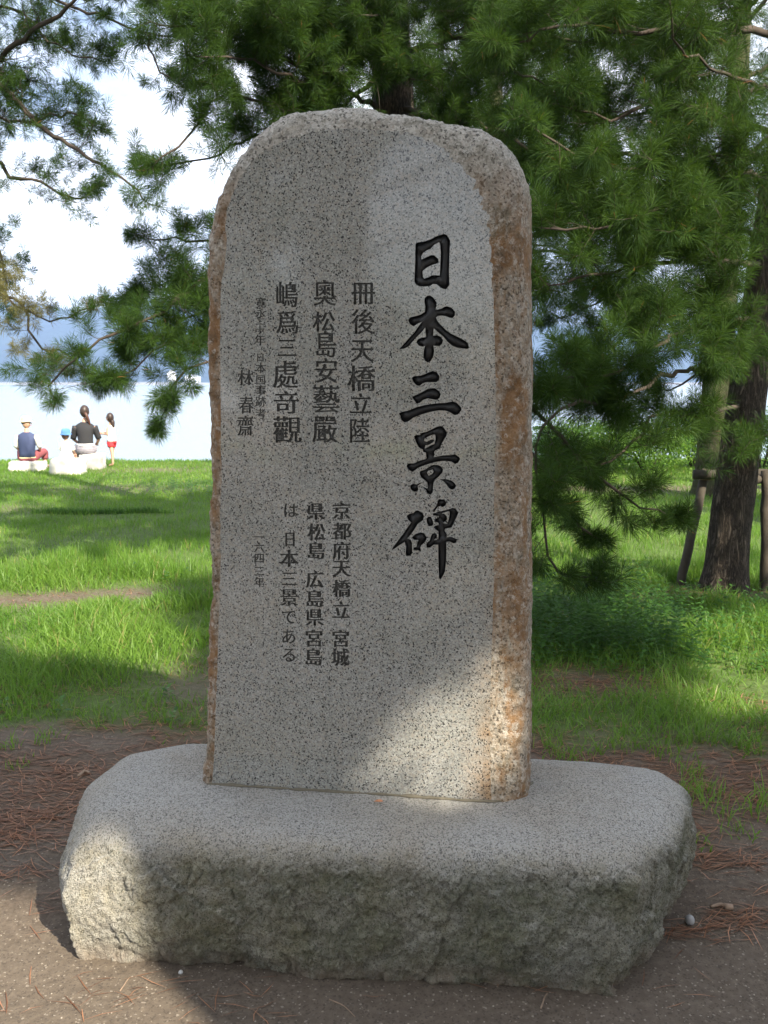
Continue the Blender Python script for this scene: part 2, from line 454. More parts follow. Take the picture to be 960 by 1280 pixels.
def litter_mask(x, y):
    x = np.asarray(x, float); y = np.asarray(y, float)
    n = fbm(x * 2.3 + 31, y * 4.3 + 7, 4)
    l = sstep(0.42, 0.62, n) * 0.75 + 0.12
    l = l + 0.9 * blob(x, y, -1.45, 3.25, 0.75, 0.22) + 0.8 * blob(x, y, -1.45, 2.83, 0.25, 0.10) + 0.9 * blob(x, y, 1.35, 3.15, 0.7, 0.35) + 0.5 * blob(x, y, 1.1, 4.2, 0.5, 0.5)
    l = l + 0.6 * blob(x, y, 2.7, 6.1, 1.2, 0.4)
    l = l * (1 - 0.8 * sstep(4.8, 5.3, y) * (x < -0.3))
    l = l * sstep(2.15, 2.9, y + 0.0 * x + (n - 0.5) * 0.6) + 0.10
    return np.clip(l, 0, 1)
def build_ground():
    xs = np.unique(np.concatenate([np.linspace(-70, -9, 40), np.linspace(-9, -3.2, 60), np.linspace(-3.2, 3.6, 230), np.linspace(3.6, 10, 64), np.linspace(10, 70, 40)]))
    ys = np.unique(np.concatenate([np.linspace(-45, -4, 40), np.linspace(-4, 1.2, 40), np.linspace(1.2, 7, 220), np.linspace(7, 19.4, 150)]))
    X, Y = np.meshgrid(xs, ys)
    Z = g_height(X, Y)
    V = np.stack([X.ravel(), Y.ravel(), Z.ravel()], 1)
    nx, ny = len(xs), len(ys)
    i = (np.arange(ny - 1)[:, None] * nx + np.arange(nx - 1)[None, :]).ravel()
    me = mesh_np('ground', V, np.stack([i, i + 1, i + nx + 1, i + nx], 1))
    point_attr(me, 'grass', grass_mask(X, Y).ravel())
    point_attr(me, 'litter', litter_mask(X, Y).ravel())
    o = link('ground', me, M['ground'], smooth=True); o['kind'] = 'structure'
build_ground()
def gz(x, y): return float(g_height(x, y))

# water, far shore, hills
def build_far():
    t = NT('bay_water')
    mp = t.n.new('ShaderNodeMapping'); mp.inputs['Scale'].default_value = (0.6, 2.0, 1); t.l.new(t.obj(), mp.inputs[0])
    t.princ((0.18, 0.23, 0.26), 0.26, t.bump(t.noise(1.6, 5, 0.6, mp.outputs[0]), 0.25, 0.05), 0.6)
    V = [(-6000, 17.0, -0.75), (6000, 17.0, -0.75), (6000, 6000, -0.75), (-6000, 6000, -0.75)]
    o = link('bay_water', mesh_np('bay_water', V, np.array([[0, 1, 2, 3]])), t.m); o['kind'] = 'structure'
    t = NT('forested_hillside')
    c = t.ramp(t.noise(0.012, 8, 0.7), [(0.3, (0.008, 0.014, 0.010)), (0.6, (0.022, 0.036, 0.020)), (0.85, (0.045, 0.062, 0.034))])
    t.princ(c, 0.95, t.bump(t.noise(0.03, 6, 0.7), 0.7, 12.0), 0.1)
    hill = t.m
    xs = np.linspace(-2600, 3400, 240); ys = np.linspace(1900, 3400, 60)
    X, Y = np.meshgrid(xs, ys)
    prof = 225 + 75 * np.exp(-((X + 640) / 330) ** 2) + 45 * np.exp(-((X + 1250) / 260) ** 2) - 60 * sstep(500, 2400, X)
    prof = prof * (0.62 + 0.76 * fbm(X / 300 + 3, X * 0 + 3, 5))
    s = np.sin(np.clip((Y - 1900) / 1300, 0, 1) * pi * 0.5) ** 0.8 * np.cos(np.clip((Y - 3150) / 260, 0, 1) * pi / 2)
    Z = -4 + prof * s * (0.86 + 0.28 * fbm(X / 170, Y / 170, 5)) + (fbm(X / 22, Y / 22, 2) - 0.5) * 8 * s
    nx, ny = len(xs), len(ys)
    i = (np.arange(ny - 1)[:, None] * nx + np.arange(nx - 1)[None, :]).ravel()
    o = link('hills', mesh_np('hills', np.stack([X.ravel(), Y.ravel(), Z.ravel()], 1), np.stack([i, i + 1, i + nx + 1, i + nx], 1)), hill, smooth=True); o['kind'] = 'structure'
    # low pale sea wall along the far shore
    sw = plain('pale_concrete', (0.20, 0.19, 0.17), 0.9, 0.2, 0.05)
    V = []; F = []; n = 120
    for k in range(n):
        x = -2600 + 6000 * k / (n - 1); h = 3.0 + 1.6 * float(vnoise(x / 60, 0.5)); y = 1820
        V += [(x, y, -1), (x, y + 3, h), (x, y + 40, h + 1.0)]
        if k: a = 3 * (k - 1); F += [(a, a + 3, a + 4, a + 1), (a + 1, a + 4, a + 5, a + 2)]
    o = link('far_shore', mesh_np('far_shore', V, np.array(F)), sw); o['kind'] = 'structure'
    wall = plain('white_render', (0.80, 0.80, 0.78), 0.8, 0.05, 0.2); roof = plain('grey_roof', (0.45, 0.46, 0.48), 0.7, 0.1, 0.2); win = plain('dark_window_glass', (0.05, 0.06, 0.07), 0.2, 0.1, 0.5)
    def box(name, x0, x1, y0, y1, z0, z1, mat, parent):
        V = [(x, y, z) for z in (z0, z1) for y in (y0, y1) for x in (x0, x1)]
        F = [(0, 2, 3, 1), (4, 5, 7, 6), (0, 1, 5, 4), (1, 3, 7, 5), (3, 2, 6, 7), (2, 0, 4, 6)]
        return link(name, mesh_np(name, V, np.array(F)), mat, parent)
    specs = [(214, 16, 27, 'white gabled house on the far shore, tallest of the pair beside the hanging pine branch', 'house'),
             (240, 32, 19, 'long low white building on the far shore, next to the edge of the stone', 'building')]
    for px, w, h, lab, cat in specs:
        c = at_y(px, 480, 1850); c.z = 3.0
        e = empty('far_building' if cat == 'building' else 'far_house', c, label=lab, cat=cat, group='white buildings on the far shore')
        box('wall', c.x - w / 2, c.x + w / 2, c.y, c.y + 14, 2, 3 + h * 0.72, wall, e)
        V = [(c.x - w / 2 - 1, c.y - 1, 3 + h * .72), (c.x + w / 2 + 1, c.y - 1, 3 + h * .72), (c.x + w / 2 + 1, c.y + 15, 3 + h * .72), (c.x - w / 2 - 1, c.y + 15, 3 + h * .72), (c.x, c.y - 1, 3 + h), (c.x, c.y + 15, 3 + h)]
        me = bpy.data.meshes.new('roof'); me.from_pydata(V, [], [(0, 1, 4), (3, 5, 2), (0, 4, 5, 3), (1, 2, 5, 4), (0, 3, 2, 1)]); me.update()
        link('roof', me, wall if cat == 'house' else roof, e)
        for k in range(3 if cat == 'house' else 6):
            nn = 3 if cat == 'house' else 6
            xx = c.x - w / 2 + w * (k + 0.5) / nn
            box('window', xx - w / nn * 0.22, xx + w / nn * 0.22, c.y - 0.4, c.y - 0.02, 6, 10, win, e)
build_far()

# ------------------------------------------------------------------ the stone: slab front plane
PL = on_z(265, 981, 0.375); PR = on_z(614, 1003, 0.375)
UX = Vector((PR.x - PL.x, PR.y - PL.y, 0)).normalized()       # along the face, to the right
NF = Vector((UX.y, -UX.x, 0))                                 # out of the face, to the viewer
def on_face(px, py, back=0.0):
    r = ray(px, py); o = Vector((0, 0, EYE))
    p0 = PL - NF * back
    t = (p0 - o).dot(NF) / r.dot(NF)
    return o + r * t
def uz(p): d = p - PL; return (d.dot(UX), p.z)
def from_uz(u, z, back=0.0): q = PL + UX * u - NF * back; return Vector((q.x, q.y, z))

def resample(pts, n):
    P = np.array(pts, float); d = np.r_[0, np.cumsum(np.hypot(*np.diff(P, axis=0).T))]
    t = np.linspace(0, d[-1], n)
    return np.stack([np.interp(t, d, P[:, 0]), np.interp(t, d, P[:, 1])], 1)
INNER = [(265, 981), (268, 940), (270, 880), (272, 820), (274, 760), (276, 700), (275, 640), (277, 600), (276, 560), (276, 500), (275, 430), (276, 360), (281, 330), (283, 300), (281, 285),
         (284, 262), (292, 240), (298, 225), (310, 208), (325, 192), (340, 183), (365, 172), (395, 165), (425, 161), (450, 161), (480, 163), (510, 166), (530, 173), (545, 181),
         (560, 193), (575, 207), (590, 226), (600, 243), (607, 258), (610, 272), (612, 290), (614, 320), (617, 380), (619, 460), (620, 540), (618, 600), (617, 660), (617, 740),
         (615, 800), (613, 860), (612, 930), (614, 1003)]
OUTER = [(256, 977), (256, 955), (262, 930), (263, 880), (263, 820), (265, 780), (268, 740), (267, 700), (264, 640), (267, 600), (264, 560), (266, 520), (263, 460), (262, 400), (262, 340),
         (263, 315), (262, 300), (268, 275), (272, 255), (279, 240), (285, 225), (295, 210), (304, 198), (318, 181), (327, 170), (346, 155), (364, 146), (375, 141), (410, 139), (440, 138),
         (470, 144), (500, 150), (522, 151), (545, 155), (580, 159), (600, 163), (620, 173), (635, 184), (646, 200), (655, 218), (661, 232), (663, 248), (664, 275), (665, 400), (665, 700), (664, 860), (664, 978)]
NS = 560
LETTERS = []      # (list of px edge loops -> set of uz points + edges, id, depth)

def glyph_loops(ch):
    cu = bpy.data.curves.new('glyph', 'FONT'); cu.body = ch; cu.fill_mode = 'NONE'; cu.resolution_u = 3
    o = bpy.data.objects.new('glyph', cu); COL.objects.link(o)
    me = o.to_mesh()
    V = np.array([v.co[:2] for v in me.vertices]); E = np.array([e.vertices[:] for e in me.edges])
    o.to_mesh_clear(); bpy.data.objects.remove(o); bpy.data.curves.remove(cu)
    nxt = {}
    for a, b in E: nxt.setdefault(a, []).append(b); nxt.setdefault(b, []).append(a)
    seen = set(); loops = []
    for s in range(len(V)):
        if s in seen or s not in nxt: continue
        lp = [s]; seen.add(s); c = s
        while True:
            m = [q for q in nxt[c] if q not in seen]
            if not m: break
            c = m[0]; seen.add(c); lp.append(c)
        loops.append(V[lp])
    return loops
_gc = {}
def glyph(ch):
    if ch not in _gc:
        L = glyph_loops(ch)
        # serif triangles on the right ends of horizontal strokes, as in a Mincho face
        tri = []
        for lp in L:
            n = len(lp)
            for i in range(n):
                a, b = lp[i], lp[(i + 1) % n]
                if abs(a[0] - b[0]) < 0.006 and 0.045 < abs(a[1] - b[1]) < 0.085:
                    top, bot = (a, b) if a[1] > b[1] else (b, a)
                    pa, pb = lp[(i - 1) % n], lp[(i + 2) % n]
                    if abs(pa[1] - a[1]) < 0.01 and abs(pb[1] - b[1]) < 0.01 and pa[0] < a[0] - 0.10 and pb[0] < b[0] - 0.10:
                        tri.append(np.array([[top[0] - 0.13, bot[1] + 0.01], [top[0] - 0.045, top[1] + 0.075], [top[0] + 0.02, bot[1] + 0.01]]))
        _gc[ch] = (L, tri)
    return _gc[ch]
def put_glyph(ch, cx, cy, w, h, bold=0.028, depth=0.003, skew=0.0):
    """cx, cy, w, h: the glyph's box in photo pixels; laid on the polished face"""
    L, tri = glyph(ch)
    P = np.concatenate(L); lo = P.min(0); hi = P.max(0)
    span = np.maximum(hi - lo, 0.30)
    mid = (lo + hi) / 2
    sc = min(1.25, 1)
    groups = []
    for dx in ((-bold / 2, bold / 2) if bold else (0,)):
        groups.append([lp + np.array([dx, 0]) for lp in L])
    for t in tri: groups.append([t])
    out = []
    for g in groups:
        gg = []
        for lp in g:
            q = (lp - mid)
            x = cx + q[:, 0] / 0.92 * w; y = cy - q[:, 1] / 0.92 * h + skew * (x - cx)
            gg.append([uz(on_face(a, b)) for a, b in zip(x, y)])
        out.append(gg)
    LETTERS.append(dict(ch=ch, groups=out, depth=depth))
def put_px(name, polys, x0, y0, k, depth=0.007):
    """polys: list of [outer, hole, ...] in magnified-crop units"""
    out = []
    for rings in polys:
        out.append([[uz(on_face(x0 + a / k, y0 + b / k)) for a, b in r] for r in rings])
    LETTERS.append(dict(ch=name, groups=out, depth=depth))

put_px('sun', [[[(315,195),(340,183),(400,175),(470,150),(530,120),(600,98),(630,110),(662,165),(655,300),(650,480),(655,610),(620,655),(580,645),(550,620),(520,600),(490,600),(460,620),(400,625),(350,622),(310,595),(303,570),(310,420),(312,300),(313,220)],
  [(370,330),(390,290),(430,262),(465,250),(500,210),(550,182),(560,200),(568,300),(562,400),(558,515),(520,512),(480,512),(440,535),(400,547),(388,520),(385,470),(430,435),(480,410),(530,395),(548,375),(540,345),(500,312),(470,310),(430,330),(375,355)]]], 480, 280, 8.0)
put_px('origin', [[[(355,110),(385,85),(415,80),(450,105),(487,155),(485,190),(475,240),(540,225),(570,205),(600,198),(650,215),(688,260),(685,300),(660,328),(630,325),(590,308),(540,300),(500,305),(480,320),(490,350),(530,400),(590,460),(640,495),(700,525),(780,565),(830,600),(838,655),(820,665),(760,658),(700,648),(650,625),(600,580),(560,530),(500,480),(455,440),(450,500),(448,520),(490,515),(530,530),(555,565),(550,605),(520,635),(480,632),(452,628),(460,690),(450,750),(420,800),(390,815),(355,790),(342,740),(345,680),(360,632),(330,640),(290,628),(265,590),(280,560),(320,542),(370,535),(368,480),(362,430),(330,475),(270,535),(220,590),(180,640),(130,662),(75,668),(130,610),(190,540),(240,490),(280,430),(325,370),(290,385),(235,418),(195,395),(175,350),(200,318),(260,305),(310,290),(358,262),(362,200),(352,150)]]], 490, 360, 8.727)
put_px('three', [[[(235,215),(270,192),(340,190),(400,168),(450,143),(490,130),(540,150),(570,195),(565,240),(530,268),(480,265),(420,265),(370,280),(330,310),(295,305),(260,270)]],
  [[(240,440),(290,420),(350,390),(420,350),(480,338),(515,338),(570,375),(585,410),(570,455),(530,480),(480,470),(430,460),(380,475),(330,515),(295,525),(265,485)]],
  [[(80,645),(110,625),(200,605),(300,565),(400,540),(520,522),(640,515),(730,497),(780,515),(830,570),(835,600),(790,655),(745,660),(700,630),(640,608),(560,605),(450,625),(350,655),(260,690),(200,735),(150,752),(110,720),(100,670)]]], 490, 450, 9.6)
put_px('view', [[[(262,195),(300,178),(335,180),(355,155),(420,140),(490,105),(545,78),(580,72),(620,88),(660,150),(655,190),(620,240),(590,300),(575,345),(520,365),(505,385),(510,420),(500,445),(620,425),(700,422),(755,410),(800,440),(818,470),(790,515),(755,528),(710,500),(660,490),(600,492),(500,510),(400,540),(310,575),(270,610),(235,620),(190,590),(175,550),(190,522),(260,520),(330,490),(415,465),(408,430),(410,395),(370,382),(370,355),(320,330),(285,260)],
   [(385,250),(390,225),(430,200),(480,178),(515,175),(522,200),(520,240),(508,290),(470,300),(430,325),(395,342),(400,305),(440,298),(480,275),(508,250),(500,232),(460,238),(420,262)]],
  [[(330,625),(350,608),(400,595),(440,565),(490,540),(540,538),(590,555),(612,590),(605,630),(560,680),(515,720),(495,760),(490,870),(465,893),(420,885),(412,850),(375,810),(360,790),(400,815),(425,820),(430,790),(420,745),(390,720),(350,690),(335,660)], [(420,630),(435,610),(490,595),(498,620),(485,645),(440,670)]],
  [[(218,800),(230,775),(260,765),(295,775),(345,750),(350,758),(310,790),(315,840),(290,862),(255,855),(228,835)]],
  [[(568,712),(640,708),(700,722),(745,750),(772,790),(750,825),(710,835),(680,815),(655,775),(615,735)]]], 490, 525, 9.6)
put_px('monument', [[[(245,262),(275,238),(320,230),(345,205),(370,200),(420,225),(437,265),(425,310),(370,345),(330,410),(290,470),(255,505),(295,525),(305,560),(308,670),(285,695),(240,700),(235,660),(240,600),(225,545),(170,580),(120,615),(82,635),(100,600),(160,520),(215,450),(260,380),(295,335),(265,305)]],
  [[(300,500),(340,460),(400,440),(440,450),(468,500),(450,545),(410,580),(395,605),(405,655),(370,635),(320,635),(325,605),(355,598),(360,560),(375,525),(330,525)]],
  [[(525,235),(550,180),(580,130),(585,95),(605,78),(650,82),(682,115),(670,150),(640,165),(610,155),(585,165),(555,205),(530,225)]],
  [[(530,235),(600,215),(680,195),(740,175),(780,178),(812,225),(795,270),(770,320),(740,385),(700,395),(670,400),(660,420),(685,460),(680,495),(740,490),(795,515),(790,550),(760,562),(710,540),(680,545),(680,650),(678,750),(665,870),(640,920),(615,958),(600,940),(595,850),(592,700),(592,575),(540,575),(500,610),(465,608),(460,570),(475,545),(495,535),(510,490),(525,455),(560,448),(580,470),(572,500),(545,525),(590,520),(595,480),(592,430),(560,410),(540,385),(560,368),(600,360),(590,335),(550,325),(555,300),(590,280),(600,262),(550,260),(532,250)],
   [(630,232),(700,210),(715,215),(715,260),(705,300),(690,345),(640,340),(660,325),(690,300),(685,265),(660,240)]],
  [[(462,290),(485,268),(515,272),(530,310),(540,350),(525,370),(485,375),(470,340)]]], 480, 615, 8.727)
for ch, cx, cy, w, h in [('冊', 454, 367, 29, 29), ('後', 454, 402, 28, 31), ('天', 453, 439, 28, 30), ('橋', 452, 473, 33, 32), ('立', 451, 504, 27, 26), ('陸', 450, 538, 25, 31),
    ('奧', 406, 366, 27, 32), ('松', 405, 402, 27, 25), ('島', 408, 430, 26, 33), ('安', 408, 463, 28, 31), ('藝', 408, 499, 33, 34), ('嚴', 406, 537, 30, 34),
    ('嶋', 359, 368, 27, 32), ('爲', 359, 403, 28, 29), ('三', 359, 435, 24, 25), ('處', 357, 468, 30, 34), ('竒', 358, 503, 32, 28), ('觀', 359, 537, 34, 33)]:
    put_glyph(ch, cx, cy, w, h, 0.034, 0.003)
for ch, cx, cy, s in [('寛', 326, 378, 13), ('永', 326, 391, 12), ('二', 326, 402, 10), ('十', 325, 412, 11), ('年', 325, 425, 13), ('日', 325.5, 447, 10.5), ('本', 326, 460, 13), ('国', 326, 475, 12),
    ('事', 326, 488, 13), ('跡', 326, 502, 13), ('考', 326, 517, 13)]:
    put_glyph(ch, cx, cy, s, s, 0.03, 0.002)
for ch, cx, cy, w, h in [('林', 307, 472, 19, 19), ('春', 308, 506, 18, 21), ('齋', 307, 532, 20, 25)]:
    put_glyph(ch, cx, cy, w, h, 0.03, 0.0025)
for col in ([('京', 427, 638.5), ('都', 427.5, 664), ('府', 427, 688), ('天', 427, 711), ('橋', 427, 735.5), ('立', 426.5, 762), ('宮', 426, 798), ('城', 425.5, 821.5)],
            [('県', 395, 639.5), ('松', 395.5, 665), ('島', 395.5, 688), ('広', 393.5, 724), ('島', 394, 748), ('県', 393.5, 772), ('宮', 392.5, 797.5), ('島', 392.5, 821)],
            [('は', 364, 638), ('日', 362.5, 674.5), ('本', 361.5, 698), ('三', 361.5, 723.5), ('景', 361.5, 747), ('で', 361, 771.5), ('あ', 361, 795.5), ('る', 361, 819)]):
    for ch, cx, cy in col:
        w = 15 if ch == '日' else (18.5 if ch in 'はであるの三' else 21.5)
        h = 19 if ch in '日はである三' else 21.5
        put_glyph(ch, cx, cy, w, h, 0.062 if ch not in 'はである' else 0.03, 0.0025)
for ch, cx, cy in [('一', 324, 671), ('六', 324, 684), ('四', 324, 698), ('三', 324, 714), ('年', 324, 727.5)]:
    put_glyph(ch, cx, cy, 12.5, 12.5, 0.04, 0.002)

monument = empty('stone_monument', (0.0, 2.4, 0.0), label='tall grey granite stele carved with black Japanese characters, standing on a rough granite block', cat='monument')

def curve_pts(pts, step):
    """Catmull-Rom through the waypoints"""
    P = [pts[0] * 2 - pts[1]] + list(pts) + [pts[-1] * 2 - pts[-2]]
    out = []
    for i in range(1, len(P) - 2):
        n = max(2, int((P[i + 1] - P[i]).length / step))
        for k in range(n):
            t = k / n
            out.append(0.5 * ((2 * P[i]) + (P[i + 1] - P[i - 1]) * t + (2 * P[i - 1] - 5 * P[i] + 4 * P[i + 1] - P[i + 2]) * t * t + (3 * P[i] - P[i - 1] - 3 * P[i + 1] + P[i + 2]) * t ** 3))
    out.append(P[-2].copy()); return out
def build_slab():
    pin = resample(INNER, NS); pout = resample(OUTER, NS)
    inner = []; outer = []
    for i in range(NS):
        p = on_face(*pin[i])
        sh = max(0.0, 1 - abs(i / NS - 0.60) / 0.09) + 0.5 * max(0.0, 1 - abs(i / NS - 0.46) / 0.12)
        jit = (0.0022 + 0.011 * sh) * mn.fractal(Vector((p.x * (60 - 30 * min(1, sh)), p.z * (60 - 30 * min(1, sh)), 3.1)), 0.7, 2.2, 4)
        inner.append((p - PL).dot(UX) + jit)
        inner[-1] = (inner[-1], p.z + jit * 0.8)
    # bottom of the face sits inside the socket of the base block
    ib = [(inner[0][0], 0.335)] + inner + [(inner[-1][0], 0.335)]
    pts = []; edges = []
    def ring(r):
        b = len(pts); n = len(r)
        pts.extend([Vector((1000 * a, 1000 * c)) for a, c in r]); edges.extend([(b + i, b + (i + 1) % n) for i in range(n)])
    ring(ib)
    for L in LETTERS:
        L['segs'] = []
        for g in L['groups']:
            for r in g: ring(r)
            L['segs'].append(np.concatenate([np.concatenate([np.array(r), np.roll(np.array(r), -1, 0)], 1) for r in g]) * 1000)
        allp = np.concatenate([s[:, :2] for s in L['segs']]); L['bb'] = (allp.min(0), allp.max(0))
    res = delaunay_2d_cdt(pts, edges, [], 1, 1e-4)
    V2 = np.array([tuple(v) for v in res[0]]); T = res[2]
    T = np.array([t for t in T if len(t) == 3])
    C = V2[T].mean(1)
    ids = np.full(len(T), -1)
    def inside(seg, P):
        x1, y1, x2, y2 = seg.T
        px = P[:, 0:1]; py = P[:, 1:2]
        c = ((y1 > py) != (y2 > py)) & (px < (x2 - x1) * (py - y1) / np.where(y2 == y1, 1e-12, (y2 - y1)) + x1)
        return c.sum(1) % 2 == 1
    for k, L in enumerate(LETTERS):
        lo, hi = L['bb']
        m = np.where((C[:, 0] > lo[0]) & (C[:, 0] < hi[0]) & (C[:, 1] > lo[1]) & (C[:, 1] < hi[1]))[0]
        if not len(m): continue
        hit = np.zeros(len(m), bool)
        for s in L['segs']: hit |= inside(s, C[m])
        ids[m[hit & (ids[m] < 0)]] = k
    inface = inside(np.concatenate([np.array(ib), np.roll(np.array(ib), -1, 0)], 1) * 1000, C)
    W = np.array([tuple(from_uz(a / 1000, b / 1000)) for a, b in V2])
    back = -np.array(NF)
    # face orientation toward the viewer
    t0 = T[0]; nrm = np.cross(W[T[:, 1]] - W[T[:, 0]], W[T[:, 2]] - W[T[:, 0]]) @ np.array(NF)
    T[nrm < 0] = T[nrm < 0][:, ::-1]
    face_T = T[(ids < 0) & inface]
    # --- rough flanks: rings from the polished face out to the silhouette and on to the back
    rings = []; K1, K2 = 14, 14
    cen = (inner[NS // 4][0] + inner[3 * NS // 4][0]) / 2
    outp = []
    for i in range(NS):
        f = i / (NS - 1); X = pout[i][0]; Y = pout[i][1]
        side = max(0.0, min(1.0, (X - 560) / 90)); top = max(0.0, min(1.0, (230 - Y) / 80))
        dl = 0.035 * (1 - side) + 0.125 * side
        dl = dl * (1 - top) + 0.085 * top if side < 0.5 else dl * (1 - 0.35 * top)
        q = on_face(X, Y, dl)
        outp.append((q, dl))
    grid = []
    mid = from_uz(cen, 1.2)
    for i in range(NS):
        a = from_uz(*inner[i]); b, dl = outp[i]
        out_dir = Vector((b - a)); out_dir -= NF * out_dir.dot(NF)
        if out_dir.length < 1e-4: out_dir = UX * (1 if b.x > 0 else -1)
        out_dir.normalize()
        right = i > NS * 0.60
        col = []
        for k in range(1, K1 + 1):
            t = k / K1
            p = a.lerp(b, t) + (out_dir - (-NF)).normalized() * (0.22 * sin(pi * t) * (b - a).length)
            col.append((p, (out_dir * t + NF * (1 - t)).normalized(), t))
        for k in range(1, K2 + 1):
            t = k / K2
            p = b - NF * ((0.30 - dl) * t) - out_dir * (0.02 + 0.03 * t * t) * t
            col.append((p, out_dir, 1.0))
        grid.append((a, col))
    V = []; n1 = K1 + K2 + 1
    for i, (a, col) in enumerate(grid):
        V.append(a)
        for k, (p, nn, t) in enumerate(col):
            s = min(1.0, (k + 1) / 3)
            q = Vector((p.x * 9, p.y * 9, p.z * 6))
            d = 0.008 * (mn.fractal(q, 0.55, 2.1, 4)) + 0.008 * (0.35 - abs(mn.noise(p * 27))) + 0.005 * (0.35 - abs(mn.noise(p * 60))) + 0.003 * mn.noise(p * 110)
            if k >= K1 - 3 and k <= K1 + 1: d *= 0.6
            p2 = p + nn * (d * s)
            if i < 3 or i > NS - 4:
                p2.z = min(p2.z, 0.40)
            V.append(p2)
    # skirt into the base
    def skirt(i):
        r = []
        for j in range(n1):
            p = Vector(V[i * n1 + j]); p.z = 0.335; r.append(p)
        return r
    cols = [skirt(0)] + [[V[i * n1 + j] for j in range(n1)] for i in range(NS)] + [skirt(NS - 1)]
    VV = [tuple(p) for c in cols for p in c]
    F = []
    for i in range(len(cols) - 1):
        for j in range(n1 - 1):
            a = i * n1 + j; F.append((a, a + 1, a + n1 + 1, a + n1))
    # back: fan
    bi = [i * n1 + n1 - 1 for i in range(len(cols))]
    cb = len(VV); VV.append(tuple(from_uz(cen, 1.2, 0.33)))
    F3 = [(cb, bi[i + 1], bi[i]) for i in range(len(bi) - 1)] + [(cb, bi[0], bi[-1])]
    # join the face
    off = len(VV)
    allV = np.concatenate([np.array(VV), W])
    nq = len(F)
    me = mesh_np('slab', allV, [np.array(F), np.concatenate([np.array(F3), face_T + off])])
    mi = np.zeros(len(me.polygons), np.int32); mi[nq + len(F3):] = 1
    slab = link('slab', me, [M['rough'], M['front']], monument)
    me.polygons.foreach_set('material_index', mi)
    sm = np.zeros(len(me.polygons), bool); sm[:nq] = True
    me.polygons.foreach_set('use_smooth', sm); me.update()
    # --- the engraved characters: a sunk floor and the walls of the cut
    et = {}
    for ti, t in enumerate(T):
        for j in range(3):
            a, b = int(t[j]), int(t[(j + 1) % 3]); et.setdefault((min(a, b), max(a, b)), []).append((ti, a, b))
    walls = {}
    for e, l in et.items():
        for (ti, a, b) in l:
            k = ids[ti]
            if k < 0: continue
            other = [x for x in l if x[0] != ti]
            if not other or ids[other[0][0]] != k: walls.setdefault(k, []).append((a, b))
    for k, L in enumerate(LETTERS):
        tt = T[ids == k]
        if not len(tt): continue
        used = np.unique(tt); mp = {int(v): n for n, v in enumerate(used)}
        n = len(used); topv = W[used]; floor = topv + back * L['depth']
        Vc = np.concatenate([topv - back * 0.0000, floor])
        Tf = np.array([[mp[int(v)] + n for v in t] for t in tt])
        Q = np.array([(mp[a], mp[a] + n, mp[b] + n, mp[b]) for a, b in walls.get(k, [])])
        link('engraved_character', mesh_np('engraved_character', Vc, [Q, Tf] if len(Q) else [Tf]), M['paint'] if L['depth'] > 0.005 else M['paint_worn'], slab)
build_slab()
def grout():
    b = on_face(256, 977, 0.05); pts = [(PL - UX * 0.012), PL + UX * 0.25, PL + UX * 0.55, PR + UX * 0.004, on_face(645, 998, 0.05), on_face(665, 978, 0.13)]
    P = curve_pts([Vector((p.x, p.y, 0.379)) for p in pts], 0.012)
    tb = Tubes(); tb.add([p + Vector((0.002 * mn.noise(p * 40), -0.002 + 0.003 * mn.noise(p * 33 + Vector((5, 0, 0))), 0.002 * mn.noise(p * 50))) for p in P], [0.0036 + 0.0035 * mn.noise(p * 27) for p in P], 7, 0.5)
    tb.build('mortar_joint', plain('old_mortar', (0.13, 0.115, 0.085), 0.95, 0.4, 70, 0.5), monument)
grout()

